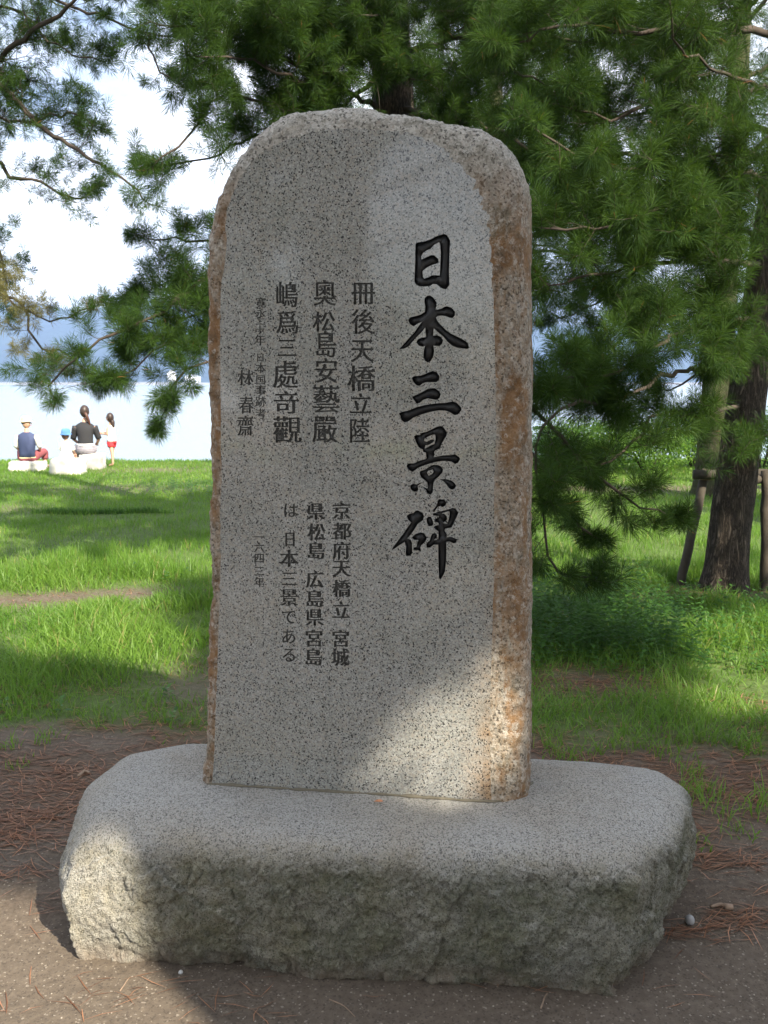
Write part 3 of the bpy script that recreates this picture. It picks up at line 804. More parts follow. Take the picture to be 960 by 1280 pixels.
# ------------------------------------------------------------------ the base block
def polar(loop, cx, cy, th):
    P = np.array(loop); a = np.arctan2(P[:, 1] - cy, P[:, 0] - cx)
    k = np.argsort(a); a = a[k]; P = P[k]
    a2 = np.r_[a - 2 * pi, a, a + 2 * pi]; P2 = np.r_[P, P, P]
    return np.stack([np.interp(th, a2, P2[:, 0]), np.interp(th, a2, P2[:, 1])], 1)
BASE_LOOPS = [
 (-0.06, [(-0.80, 2.14), (-0.587, 2.125), (-0.163, 2.068), (0.242, 2.035), (0.50, 2.015), (0.575, 1.99), (0.70, 2.15), (0.815, 2.335), (0.90, 2.52), (0.88, 2.66), (0.70, 2.73), (0, 2.80), (-0.70, 2.84), (-0.86, 2.72), (-0.885, 2.5), (-0.860, 2.30)]),
 (0.03, [(-0.81, 2.12), (-0.587, 2.105), (-0.163, 2.048), (0.242, 2.018), (0.50, 2.000), (0.572, 1.985), (0.71, 2.14), (0.83, 2.33), (0.92, 2.53), (0.89, 2.67), (0.70, 2.74), (0, 2.81), (-0.70, 2.85), (-0.88, 2.72), (-0.91, 2.5), (-0.875, 2.28)]),
 (0.13, [(-0.825, 2.115), (-0.587, 2.085), (-0.163, 2.035), (0.242, 2.000), (0.50, 1.985), (0.590, 1.985), (0.735, 2.14), (0.86, 2.33), (0.93, 2.53), (0.89, 2.67), (0.70, 2.74), (0, 2.81), (-0.70, 2.85), (-0.89, 2.72), (-0.925, 2.5), (-0.895, 2.27)]),
 (0.22, [(-0.825, 2.13), (-0.600, 2.085), (-0.163, 2.035), (0.242, 2.000), (0.50, 1.985), (0.605, 1.995), (0.755, 2.14), (0.868, 2.32), (0.92, 2.52), (0.88, 2.65), (0.70, 2.72), (0, 2.79), (-0.70, 2.83), (-0.88, 2.70), (-0.915, 2.5), (-0.885, 2.28)]),
 (0.30, [(-0.800, 2.155), (-0.600, 2.095), (-0.163, 2.042), (0.242, 2.006), (0.50, 1.990), (0.615, 2.005), (0.760, 2.14), (0.855, 2.31), (0.90, 2.48), (0.86, 2.60), (0.68, 2.66), (0, 2.74), (-0.66, 2.77), (-0.85, 2.66), (-0.890, 2.48), (-0.860, 2.30)]),
 (0.340, [(-0.775, 2.190), (-0.590, 2.118), (-0.163, 2.058), (0.242, 2.022), (0.50, 2.006), (0.610, 2.028), (0.750, 2.17), (0.825, 2.31), (0.85, 2.45), (0.80, 2.54), (0.66, 2.58), (0, 2.68), (-0.64, 2.72), (-0.81, 2.63), (-0.850, 2.47), (-0.830, 2.31)]),
 (0.364, [(-0.740, 2.230), (-0.575, 2.150), (-0.163, 2.088), (0.242, 2.050), (0.49, 2.034), (0.585, 2.065), (0.705, 2.21), (0.770, 2.32), (0.79, 2.42), (0.75, 2.48), (0.63, 2.52), (0, 2.62), (-0.62, 2.67), (-0.765, 2.60), (-0.800, 2.45), (-0.785, 2.33)]),
 (0.375, [(-0.680, 2.280), (-0.540, 2.205), (-0.163, 2.145), (0.242, 2.106), (0.44, 2.092), (0.530, 2.125), (0.630, 2.24), (0.680, 2.33), (0.69, 2.39), (0.65, 2.44), (0.56, 2.48), (0, 2.56), (-0.57, 2.61), (-0.69, 2.56), (-0.730, 2.44), (-0.715, 2.35)]),
]
def facets(P, scale, seed):
    """fracture relief: every cell of a jittered lattice is a flat chip with its own height and tilt"""
    r = np.random.default_rng(seed); T = r.random((64, 64, 64, 7)).astype(np.float32) if False else None
    Q = P * scale; I = np.floor(Q).astype(int)
    best = np.full(len(P), 1e9); val = np.zeros(len(P))
    def h(a, b, c, k):
        n = (a * 73856093) ^ (b * 19349663) ^ (c * 83492791) ^ (k * 2654435761 + seed * 97)
        n = (n ^ (n >> 13)) & 0x7fffffff
        n = (n * 1274126177) & 0x7fffffff
        return ((n ^ (n >> 16)) & 0xffff) / 65535.0
    for dx in (-1, 0, 1):
        for dy in (-1, 0, 1):
            for dz in (-1, 0, 1):
                a, b, c = I[:, 0] + dx, I[:, 1] + dy, I[:, 2] + dz
                C = np.stack([a + h(a, b, c, 1), b + h(a, b, c, 2), c + h(a, b, c, 3)], 1)
                D = Q - C; d = (D ** 2).sum(1)
                v = (h(a, b, c, 4) - 0.5) + D[:, 0] * (h(a, b, c, 5) - 0.5) * 1.3 + D[:, 1] * (h(a, b, c, 6) - 0.5) * 1.3 + D[:, 2] * (h(a, b, c, 7) - 0.4) * 1.5
                m = d < best; best[m] = d[m]; val[m] = v[m]
    return val
def build_base():
    cx, cy = 0.0, 2.38
    # angles spread evenly along the outline of the middle loop
    fine = np.linspace(-pi, pi, 4001); P = polar(BASE_LOOPS[3][1], cx, cy, fine)
    d = np.r_[0, np.cumsum(np.hypot(*np.diff(P, axis=0).T))]
    N = 980
    w = d.copy()
    # more points on the side the viewer sees
    wt = 1 + 1.2 * (fine < 0)
    w = np.r_[0, np.cumsum(np.hypot(*np.diff(P, axis=0).T) * wt[1:])]
    th = np.interp(np.linspace(0, w[-1], N + 1)[:-1], w, fine)
    zs = np.array([l[0] for l in BASE_LOOPS]); LP = np.array([polar(l[1], cx, cy, th) for l in BASE_LOOPS])
    # smooth each loop a little round the corners
    for _ in range(2):
        LP = (np.roll(LP, 1, 1) + 2 * LP + np.roll(LP, -1, 1)) / 4
    rows = 116
    s = np.linspace(0, len(zs) - 1, rows)
    def cat(A, t):
        i = np.clip(np.floor(t).astype(int), 0, len(zs) - 2); f = (t - i)
        p0 = A[np.maximum(i - 1, 0)]; p1 = A[i]; p2 = A[i + 1]; p3 = A[np.minimum(i + 2, len(zs) - 1)]
        f = f.reshape((-1,) + (1,) * (A.ndim - 1))
        return 0.5 * (2 * p1 + (p2 - p0) * f + (2 * p0 - 5 * p1 + 4 * p2 - p3) * f ** 2 + (3 * p1 - p0 - 3 * p2 + p3) * f ** 3)
    R = cat(LP, s); Zr = cat(zs, s)
    G = np.zeros((rows + 14, N, 3))
    G[:rows, :, :2] = R; G[:rows, :, 2] = Zr[:, None]
    for k in range(14):
        f = 1 - ((k + 1) / 14) * 0.985
        G[rows + k, :, 0] = cx + (R[-1][:, 0] - cx) * f; G[rows + k, :, 1] = cy + (R[-1][:, 1] - cy) * f; G[rows + k, :, 2] = 0.3765
    # normals from the smooth form
    du = np.roll(G, -1, 1) - np.roll(G, 1, 1); dv = np.gradient(G, axis=0)
    Nn = np.cross(du, dv); Nn /= np.maximum(np.linalg.norm(Nn, axis=2, keepdims=True), 1e-9)
    out = G.copy()
    PP = G.reshape(-1, 3)
    wob = np.stack([fbm(PP[:, 0] * 14 + k, PP[:, 2] * 14 + PP[:, 1] * 9, 2) for k in (0, 7, 13)], 1) * 0.02
    PF = PP + wob
    FC = 0.84 * (0.0135 * facets(PF, 11.0, 1) + 0.0070 * facets(PF, 31.0, 2) + 0.0050 * facets(PF, 64.0, 3) + 0.0030 * facets(PF, 120.0, 4)).reshape(G.shape[:2])
    for i in range(rows + 14):
        for j in range(N):
            x, y, z = G[i, j]; n = Nn[i, j]
            if y > 2.62 and i < rows - 10 and i % 1 == 0 and j % 1:
                continue
            p = Vector((x, y, z))
            steep = max(0.0, min(1.0, (0.75 - n[2]) / 0.6))
            f = 0.18 + 0.82 * steep
            if i >= rows: f = 0.10
            f *= 1 - 0.5 * max(0.0, min(1.0, (z - 0.30) / 0.05))
            left = max(0.0, min(1.0, (-0.55 - x) / 0.25)); rough = 1 - 0.6 * left
            dd = 0.009 * mn.fractal(p * 4.0, 0.5, 2.1, 2)
            rid = 0.0
            a = 1.0
            for k, fr in enumerate((22, 43, 86, 150)):
                rid += a * (0.36 - abs(mn.noise(p * fr + Vector((k * 7.7, 1.3, 4.1))))) ; a *= 0.66
            dd += 0.0035 * rid * rough + FC[i, j] * (0.55 + 0.45 * rough)
            # spalls: shallow scoops left by the splitting
            c = mn.noise(p * 8.5 + Vector((11, 0, 5)))
            dd -= 0.012 * max(0.0, c - 0.15) * steep * rough
            # undercut and broken lower edge at the front
            if z < 0.05 and y < 2.3: dd -= 0.022 * max(0.0, mn.noise(Vector((x * 9, 3.3, 1.7))) + 0.25) * (0.05 - z) / 0.05
            out[i, j] = G[i, j] + n * dd * f
    V = out.reshape(-1, 3)
    i = np.arange(rows + 13)[:, None] * N; j = np.arange(N)[None, :]; j2 = (j + 1) % N
    F = np.stack([(i + j).ravel(), (i + j2).ravel(), (i + N + j2).ravel(), (i + N + j).ravel()], 1)
    c = len(V); V = np.r_[V, [[cx, cy, 0.3765]]]
    b = (rows + 13) * N
    F3 = np.array([(b + q, b + (q + 1) % N, c) for q in range(N)])
    link('base_stone', mesh_np('base_stone', V, [F, F3]), M['base'], monument, smooth=True)
build_base()
# ------------------------------------------------------------------ which spots the sun reaches
LIT_BASE = [(128, 1000), (140, 1003), (165, 1050), (188, 1120), (206, 1204), (225, 1240), (262, 1285), (-200, 1600), (-500, 1285), (-200, 1160), (20, 1130), (60, 1100), (60, 1010)]
LIT_SLAB = [(425, 1000), (520, 935), (600, 860), (640, 820), (690, 810), (690, 1010)]
LIT_FRONT = [(500, 1000), (610, 1003), (600, 1030), (510, 1028)]
LIT_GROUND = [[(-14, 13.3), (-5.2, 13.2), (-3.2, 14.6), (-1.0, 14.9), (1.5, 13.6), (2.0, 12.2), (9, 12.0), (12, 13.6), (12, 19), (-14, 19)],
              [(1.32, 3.75), (2.3, 3.7), (2.4, 4.25), (1.35, 4.3)]]
def near_poly(x, y, poly, m):
    return any(in_poly(x + a * m, y + b * m, poly) for a, b in ((0, 0), (1, 0), (-1, 0), (0, 1), (0, -1), (.7, .7), (-.7, .7), (.7, -.7), (-.7, -.7)))
def sun_reaches(P, m=62):
    """True if light passing P along the sun's direction lands where the photograph shows sunlight"""
    d = -SUN
    # polished face
    t = (PL - P).dot(NF) / d.dot(NF)
    if t > 0:
        q = P + d * t
        u, z = (q - PL).dot(UX), q.z
        if -0.1 < u < 0.92 and 0.33 < z < 2.35:
            x, y = to_px(q)
            if near_poly(x, y, LIT_SLAB, m * 0.75): return True
            if z > 0.5: return False
    # front of the base block
    t = (2.08 - P.y) / d.y
    if t > 0:
        q = P + d * t
        if -1.1 < q.x < 0.8 and -0.1 < q.z < 0.5:
            x, y = to_px(q)
            if near_poly(x, y, LIT_BASE, m) or near_poly(x, y, LIT_FRONT, m * 0.2): return True
    t = P.z / -d.z
    q = P + d * t
    for g in LIT_GROUND:
        if in_poly(q.x, q.y, g): return True
    if (q.y > 6.2 or (q.y > 3.9 and (q.x < -1.0 or q.x > 1.6))) and float(fbm(q.x * 0.55 + 40, q.y * 0.55 + 11, 2)) > (0.54 if q.y > 6.2 else 0.47): return True      # random crown gaps added to dapple the lawn
    if q.y < 2.4 and q.y > 0.2:
        x, y = to_px(q)
        if near_poly(x, y, LIT_BASE, m): return True
    return False
def mirror_gap(P):
    """the polished face shows patches of open sky; keep the crowns behind the viewer away from those lines"""
    for px, py, r in ((583, 285, 0.10), (597, 262, 0.08), (500, 270, 0.028), (488, 335, 0.022), (370, 335, 0.018)):
        q = on_face(px, py); v = (q - Vector((0, 0, EYE))).normalized()
        w = v - NF * (2 * v.dot(NF))
        k = (P - q); a = k.dot(w)
        if a > 0 and (k - w * a).length < 0.14 + r * 1.25 * a: return True
    return False

# ------------------------------------------------------------------ pines
def needle_mesh(name, tufts, n, w, L0=0.10, rnd0=0.0, rnd1=1.0):
    """tufts: list of (position, axis, size); each is one shoot set with n long needles"""
    if not tufts: return None
    P = np.array([tuple(t[0]) for t in tufts]); A = np.array([tuple(t[1]) for t in tufts]); S = np.array([t[2] for t in tufts])
    m = len(P)
    A /= np.linalg.norm(A, axis=1, keepdims=True)
    ref = np.where(np.abs(A[:, 2:3]) > 0.9, [[1.0, 0, 0]], [[0, 0, 1.0]])
    B = np.cross(A, ref); B /= np.linalg.norm(B, axis=1, keepdims=True); C = np.cross(A, B)
    u = rng.random((m, n)); th = rng.random((m, n)) * 2 * pi
    ph = np.radians(22 + 62 * (1 - u) ** 0.8 * rng.uniform(0.75, 1.1, (m, n)))
    org = P[:, None] - A[:, None] * ((1 - u) * 0.085 * S[:, None] / 1.0)[..., None]
    side = np.cos(th)[..., None] * B[:, None] + np.sin(th)[..., None] * C[:, None]
    D = np.cos(ph)[..., None] * A[:, None] + np.sin(ph)[..., None] * side
    L = (L0 * rng.uniform(0.75, 1.15, (m, n)) * S[:, None])[..., None]
    tip = org + D * L; tip[..., 2] -= 0.10 * L[..., 0]
    W = np.cross(D, rng.normal(size=(m, n, 3))); W /= np.linalg.norm(W, axis=2, keepdims=True)
    midp = org + D * L * 0.55
    a = org; b = midp + W * (w / 2); c = midp - W * (w / 2)
    V = np.stack([a, b, tip, c], 2).reshape(-1, 3)
    F = np.arange(len(V)).reshape(-1, 4)
    me = mesh_np(name, V, [F])
    r = np.repeat((rnd0 + (rnd1 - rnd0) * (0.55 * rng.random((m, 1)) + 0.45 * rng.random((m, n)))).ravel(), 4)
    # an occasional dead brown needle fascicle
    point_attr(me, 'rnd', np.clip(r * 0.94 + (np.repeat((rng.random((m, n)) < 0.025).ravel(), 4)) * 0.2, 0, 1))
    return me
def rvec(s=1.0): return Vector((random.gauss(0, s), random.gauss(0, s), random.gauss(0, s)))

class Pine:
    def __init__(s, step=0.13, keep=None, size=1.0):
        s.tb = Tubes(); s.limbs = []; s.tufts = []; s.ytufts = []; s.keep = keep; s.step = step; s.size = size; s.cut = None
    def shoot(s, p, d, yellow=False, sz=1.0):
        if s.keep and not s.keep(p): return
        (s.ytufts if yellow else s.tufts).append((p, d, s.size * sz * random.uniform(0.62, 1.28)))
    def twig(s, tb, p, d, L, r, yellow, sub=True, dens=1.0):
        if s.keep and not s.keep(p + d * L * 0.5): return
        n = 4; pts = [p.copy()]; dd = d.copy()
        for i in range(n):
            dd = (dd + rvec(0.16) + Vector((0, 0, 0.10))).normalized()
            pts.append(pts[-1] + dd * (L / n))
        tb.add(pts, [r * (1 - 0.75 * i / n) for i in range(n + 1)], 3, cap=False)
        if sub:
            for i in range(1, n + 1):
                for q in range(2 if random.random() < 0.75 * dens else 1):
                    ax = (pts[i] - pts[i - 1]).normalized()
                    sd = ax.cross(rvec()).normalized()
                    nd = (ax * 0.55 + sd * 0.8 + Vector((0, 0, 0.15))).normalized()
                    s.twig(tb, pts[i], nd, L * random.uniform(0.28, 0.5), r * 0.5, yellow, False, dens)
        else:
            if random.random() < 0.5 * dens: s.shoot(pts[2], (pts[2] - pts[1]).normalized(), yellow, 0.85)
        s.shoot(pts[-1], (pts[-1] - pts[-2]).normalized(), yellow)
    def limb(s, pts, r0, r1=0.006, f0=0.25, dens=1.0, L=0.55, yellow=False, droop=0.0, flat=0.45):
        P = curve_pts(pts, 0.10)
        P = [p + rvec(0.012) for p in P]
        if s.cut:
            ok = len(P)
            for i, p in enumerate(P):
                if not s.cut(p): ok = i; break
            P = P[:ok]
            if len(P) < 5: return
        m = len(P)
        tb = Tubes()
        tb.add(P, [r0 + (r1 - r0) * (i / (m - 1)) ** 0.8 for i in range(m)], 6, 0.25, cap=False)
        acc = 0.0
        for i in range(1, m):
            acc += (P[i] - P[i - 1]).length
            f = i / (m - 1)
            if f < f0: continue
            while acc > s.step / dens:
                acc -= s.step / dens
                ax = (P[i] - P[i - 1]).normalized()
                sd = ax.cross(Vector((0, 0, 1)))
                if sd.length < 0.1: sd = Vector((1, 0, 0))
                sd.normalize(); sd *= random.choice((-1, 1))
                up = sd.cross(ax)
                d = (ax * random.uniform(0.3, 0.9) + sd * random.uniform(0.5, 1.0) + Vector((0, 0, 1)) * random.gauss(0.05 - droop, flat)).normalized()
                s.twig(tb, P[i], d, L * random.uniform(0.55, 1.15) * (1.15 - 0.55 * f), max(0.003, r0 * 0.22 * (1.1 - f)), yellow, True, dens)
        s.twig(tb, P[-1], (P[-1] - P[-2]).normalized(), L * 0.4, r1, yellow, True)
        if tb.n: s.limbs.append(tb)
    def auto(s, trunk, z0, z1, n, L, r, dens=1.0, tilt=0.05, az=None, tw=0.55, f0=0.25):
        for k in range(n):
            z = z0 + (z1 - z0) * (k + random.random()) / n
            base = None
            for a, b in zip(trunk[:-1], trunk[1:]):
                if a.z <= z <= b.z: base = a.lerp(b, (z - a.z) / max(1e-6, b.z - a.z)); break
            if base is None: base = trunk[-1].copy()
            t = (az[0] + (az[1] - az[0]) * random.random()) if az else random.random() * 2 * pi
            f = (z - z0) / max(0.01, z1 - z0)
            LL = L * (1 - 0.55 * f) * random.uniform(0.75, 1.15)
            d = Vector((cos(t), sin(t), 0)); e = tilt + random.gauss(0, 0.12) + 0.35 * f
            pts = [base, base + d * LL * 0.35 + Vector((0, 0, LL * 0.35 * (e + 0.25))), base + d * LL * 0.7 + Vector((0, 0, LL * 0.7 * (e + 0.08))), base + d * LL + Vector((0, 0, LL * e))]
            pts[1] += rvec(0.08 * LL / 3); pts[2] += rvec(0.12 * LL / 3)
            s.limb(pts, r * (1 - 0.5 * f), 0.006, f0, dens, tw)
    def build(s, trunk, rads, label, needles=46, width=0.0022, group='pine trees round the monument', name='pine_tree', barkmat=None, L0=0.10, seg=10):
        o = empty(name, trunk[0], label=label, cat='tree', group=group)
        T = curve_pts(trunk, 0.12)
        m = len(T)
        zz = np.array([t.z for t in trunk]); rr = np.array(rads)
        rad = [float(np.interp(p.z, zz, rr)) for p in T]
        # root flare
        rad = [r * (1 + 0.22 * max(0, 1 - (p.z - trunk[0].z) / 0.3) ** 2) for r, p in zip(rad, T)]
        tb = Tubes(); tb.add([T[0] - Vector((0, 0, 0.15))] + T, [rad[0] * 1.1] + rad, 22 if seg > 8 else seg, 0.0)
        V = tb.V
        for i, v in enumerate(V):       # furrowed plates of bark as real relief
            a = (math.sin(v.z * 3) * 0.2)
            q = Vector((v.x * 22, v.y * 22, v.z * 6))
            k = mn.noise(q) * 0.012 + (0.3 - abs(mn.noise(q * 2.1))) * 0.010
            c = Vector((np.interp(v.z, [t.z for t in T], [t.x for t in T]), np.interp(v.z, [t.z for t in T], [t.y for t in T]), v.z))
            d = v - c
            if d.length > 1e-4: V[i] = v + d.normalized() * k
        tb.build('trunk', barkmat or M['bark'], o)
        for l in s.limbs: l.build('branch', M['twig'], o)
        for tf, mt in ((s.tufts, M['needle']), (s.ytufts, M['needle_y'])):
            if tf:
                c = link('crown', needle_mesh('crown', tf, needles, width, L0), mt, o); c['kind'] = 'stuff'
        return o
W_ = at_y
def path(*a): return [W_(x, y, d) for x, y, d in a]
# B: the pine straight behind the slab
b0 = on_z(503, 700, 0); b0.y = 7.5; b0.x = (503 - 480) / FPX * 7.55; b0.z = gz(b0.x, b0.y)
trB = [b0, W_(500, 400, 7.5), W_(492, 140, 7.5), W_(484, -30, 7.5), W_(478, -260, 7.5), W_(470, -520, 7.55), W_(468, -700, 7.6)]
B = Pine(0.088)
B.limb(path((484, 60, 7.5), (440, 70, 7.2), (400, 92, 6.9), (330, 60, 6.5), (262, 40, 6.2), (215, 30, 6.0)), 0.028, dens=1.25, L=0.5)
B.limb(path((486, 140, 7.5), (420, 112, 7.0), (362, 97, 6.5), (318, 77, 6.2), (262, 70, 5.9)), 0.024, dens=1.25, L=0.5)
B.limb(path((488, 185, 7.5), (400, 150, 7.2), (330, 130, 6.6), (280, 120, 6.2), (240, 165, 6.0), (205, 195, 5.9)), 0.022, dens=0.75, L=0.42)
B.limb(path((488, 200, 7.5), (400, 180, 7.4), (330, 170, 7.0), (262, 195, 6.6), (200, 210, 6.4)), 0.02, dens=0.65, L=0.42)
B.limb(path((496, 330, 7.5), (400, 330, 7.3), (262, 345, 6.8), (205, 390, 6.5), (150, 415, 6.3), (105, 440, 6.2), (70, 470, 6.2), (58, 490, 6.2)), 0.03, dens=0.85, L=0.5, f0=0.2, droop=0.12)
B.limb(path((496, 360, 7.5), (380, 370, 7.2), (270, 390, 6.9), (215, 400, 6.7), (180, 400, 6.6)), 0.024, dens=1.5, L=0.5, f0=0.2)
B.limb(path((495, 300, 7.5), (380, 290, 7.4), (262, 300, 7.1), (220, 300, 6.9), (195, 300, 6.8)), 0.022, dens=0.8, L=0.42, f0=0.35)
B.limb(path((499, 450, 7.5), (380, 440, 6.9), (262, 455, 6.4), (222, 470, 6.2), (207, 500, 6.1), (205, 520, 6.1)), 0.02, dens=1.0, L=0.34, f0=0.35, droop=0.2)
B.limb(path((486, 70, 7.5), (560, 50, 7.2), (640, 40, 7.0), (720, 50, 6.8), (780, 60, 6.6)), 0.03, dens=1.4, L=0.55)
B.limb(path((488, 130, 7.5), (550, 150, 7.1), (610, 160, 6.8), (680, 200, 6.5), (740, 250, 6.3)), 0.028, dens=1.4, L=0.55)
B.limb(path((490, 170, 7.5), (560, 110, 7.8), (640, 90, 8.0), (720, 130, 8.2)), 0.026, dens=1.4, L=0.6)
B.limb(path((494, 260, 7.5), (600, 240, 7.3), (680, 260, 7.0), (740, 330, 6.8), (780, 380, 6.7)), 0.026, dens=1.3, L=0.55)
B.limb(path((480, 0, 7.5), (420, -20, 7.6), (340, 0, 7.8), (280, 10, 8.0)), 0.026, dens=1.4, L=0.55)
B.limb(path((480, -10, 7.5), (420, 30, 7.0), (370, 40, 6.5), (340, 20, 6.0)), 0.024, dens=1.3, L=0.5)
B.limb(path((484, 0, 7.5), (540, -10, 7.2), (600, 0, 6.8), (650, 30, 6.4)), 0.024, dens=1.4, L=0.5)
B.limb(path((482, 20, 7.5), (420, 10, 7.1), (340, 15, 6.7), (270, 5, 6.4), (210, -5, 6.2)), 0.026, dens=1.4, L=0.55)
B.limb(path((484, 90, 7.5), (430, 130, 7.3), (370, 150, 7.0), (320, 165, 6.8)), 0.022, dens=1.3, L=0.5)
B.limb(path((496, 350, 7.5), (380, 350, 7.6), (262, 360, 7.5), (200, 360, 7.3), (170, 370, 7.2)), 0.022, dens=1.4, L=0.5)
B.limb(path((497, 380, 7.5), (380, 400, 7.0), (250, 425, 6.6), (190, 440, 6.4), (150, 470, 6.3)), 0.02, dens=1.1, L=0.42, f0=0.3, droop=0.1)
B.limb(path((484, 40, 7.5), (470, 60, 7.1), (485, 85, 6.8), (520, 100, 6.6)), 0.016, dens=1.3, L=0.4)
B.limb(path((500, -10, 7.5), (510, 0, 7.1), (480, 20, 6.8), (450, 20, 6.6)), 0.016, dens=1.2, L=0.4)
outside = lambda p: not in_frame(p, 10)
def allowed_out(p): return not in_frame(p, 8) and not sun_reaches(p)
keepB = B.keep
B.keep = allowed_out
B.auto(trB, 4.4, 9.0, 26, 3.0, 0.04, 1.0)
B.keep = None
# A: the leaning pine on the right
a0 = Vector((2.455, 6.213, gz(2.455, 6.213) - 0.02))
trA = [a0, W_(915, 640, 6.22), W_(928, 540, 6.25), W_(948, 400, 6.3), W_(972, 240, 6.35), W_(1000, 60, 6.4), W_(1025, -150, 6.45), W_(1040, -400, 6.5), W_(1050, -680, 6.5)]
A = Pine(0.088)
A.limb(path((1000, 118, 6.35), (950, 105, 5.9), (895, 87, 5.6), (850, 65, 5.3), (840, 25, 5.1)), 0.018, dens=0.55, L=0.45)
A.limb(path((975, 222, 6.35), (915, 220, 5.9), (860, 245, 5.5), (800, 270, 5.2), (730, 290, 5.0), (690, 280, 4.9)), 0.022, dens=1.2, L=0.5)
A.limb(path((975, 200, 6.35), (915, 190, 6.0), (850, 215, 5.7), (790, 215, 5.4), (720, 190, 5.2), (680, 170, 5.1)), 0.022, dens=1.2, L=0.5)
A.limb(path((958, 330, 6.3), (890, 325, 5.9), (810, 330, 5.6), (740, 345, 5.3), (690, 360, 5.1)), 0.024, dens=1.3, L=0.5)
A.limb(path((950, 400, 6.3), (880, 405, 5.6), (820, 430, 5.1), (770, 465, 4.8), (730, 470, 4.6), (695, 475, 4.5)), 0.022, dens=1.25, L=0.42, f0=0.35)
A.limb(path((932, 505, 6.25), (880, 518, 5.9), (830, 515, 5.6), (800, 540, 5.4), (760, 575, 5.2), (715, 590, 5.1)), 0.018, dens=0.9, L=0.4, f0=0.3, droop=0.15)
A.limb(path((940, 450, 6.25), (840, 470, 5.4), (760, 500, 5.0), (700, 510, 4.7), (672, 560, 4.6), (676, 640, 4.6), (700, 715, 4.6), (735, 722, 4.6)), 0.018, dens=0.85, L=0.30, f0=0.5, droop=0.1)
A.limb(path((660, 505, 4.75), (700, 550, 4.8), (740, 590, 4.9), (790, 625, 5.0), (850, 650, 5.2)), 0.012, dens=0.8, L=0.30, f0=0.1, droop=0.1)
A.limb(path((660, 560, 5.0), (690, 610, 5.0), (715, 650, 5.0), (740, 668, 5.0)), 0.010, dens=0.8, L=0.26, f0=0.1, droop=0.1)
A.limb(path((985, 170, 6.35), (900, 150, 6.2), (820, 130, 6.0), (760, 150, 5.8), (700, 130, 5.7)), 0.026, dens=1.4, L=0.55)
A.limb(path((1005, 60, 6.4), (900, 30, 6.0), (800, 40, 5.7), (700, 30, 5.5), (640, 60, 5.4)), 0.03, dens=1.3, L=0.55)
A.limb(path((1015, -20, 6.4), (900, -20, 6.6), (800, -20, 6.9), (700, -20, 7.2), (620, 0, 7.4)), 0.03, dens=1.4, L=0.6)
A.limb(path((968, 290, 6.3), (900, 290, 6.9), (830, 310, 7.4), (760, 370, 7.8), (700, 400, 8.0)), 0.026, dens=1.3, L=0.6)
A.limb(path((952, 380, 6.3), (900, 390, 6.8), (840, 380, 7.2), (780, 420, 7.6), (720, 470, 7.8)), 0.026, dens=1.3, L=0.55)
A.limb(path((948, 420, 6.25), (900, 440, 5.9), (865, 470, 5.7), (840, 490, 5.6)), 0.014, dens=0.9, L=0.35)
A.limb(path((935, 560, 6.2), (960, 545, 5.9), (985, 560, 5.8)), 0.012, dens=0.9, L=0.3)
A.keep = allowed_out
A.auto(trA, 4.2, 9.4, 26, 3.0, 0.04, 1.0)
A.keep = None
# C: the pine whose limbs come in from the left
c0 = Vector((-5.6, 9.6, gz(-5.6, 9.6)))
trC = [c0, Vector((-5.5, 9.6, 2.5)), Vector((-5.45, 9.55, 5.0)), Vector((-5.3, 9.5, 7.5)), Vector((-5.2, 9.5, 9.5))]
C_ = Pine(0.10, size=0.85)
C_.limb([trC[1].lerp(trC[2], 0.75)] + path((-60, 60, 9.3), (0, 108, 9.0), (32, 140, 8.9), (67, 169, 8.7), (117, 201, 8.5), (163, 230, 8.3), (178, 250, 8.2)), 0.062, 0.008, dens=0.8, L=0.62, f0=0.42)
C_.limb([trC[1].lerp(trC[2], 0.6)] + path((-40, 100, 9.2), (0, 72, 9.0), (38, 40, 8.8), (73, 18, 8.7), (105, -6, 8.6), (160, -30, 8.5)), 0.055, 0.012, dens=1.05, L=0.7, f0=0.35)
C_.limb([trC[1].lerp(trC[2], 0.35)] + path((-40, 190, 9.2), (12, 219, 8.9), (50, 228, 8.8), (73, 242, 8.7), (105, 250, 8.6)), 0.045, 0.008, dens=1.05, L=0.6, f0=0.35)
C_.limb([trC[1].lerp(trC[2], 0.45)] + path((-60, 130, 9.4), (0, 150, 9.1), (50, 150, 8.9), (85, 140, 8.8), (110, 150, 8.7)), 0.04, 0.008, dens=1.05, L=0.55, f0=0.4)
C_.limb([trC[1].lerp(trC[2], 0.05)] + path((-70, 290, 9.2), (-20, 300, 9.0), (5, 330, 8.9), (8, 380, 8.8)), 0.035, 0.008, dens=0.8, L=0.45, f0=0.3)
C_.limb([trC[1].lerp(trC[2], 0.0)] + path((-60, 340, 8.9), (0, 368, 8.5), (28, 382, 8.4), (36, 410, 8.3), (50, 436, 8.2), (85, 442, 8.1), (100, 460, 8.0)), 0.034, 0.007, dens=0.75, L=0.45, f0=0.42, yellow=True)
C_.limb([trC[1].lerp(trC[2], 0.0)] + path((-60, 350, 9.0), (0, 372, 8.6), (45, 395, 8.3), (75, 400, 8.2), (115, 385, 8.1)), 0.024, 0.006, dens=0.55, L=0.4, f0=0.5, yellow=True)
C_.limb([trC[2].lerp(trC[3], 0.15)] + path((-40, -40, 9.2), (60, -5, 8.8), (132, 22, 8.6), (182, 42, 8.5), (212, 48, 8.4)), 0.034, 0.007, dens=0.7, L=0.5, f0=0.35)
C_.limb(path((186, 45, 8.5), (192, 72, 8.4), (215, 98, 8.3), (245, 110, 8.2)), 0.012, 0.005, dens=0.8, L=0.32, f0=0.4)
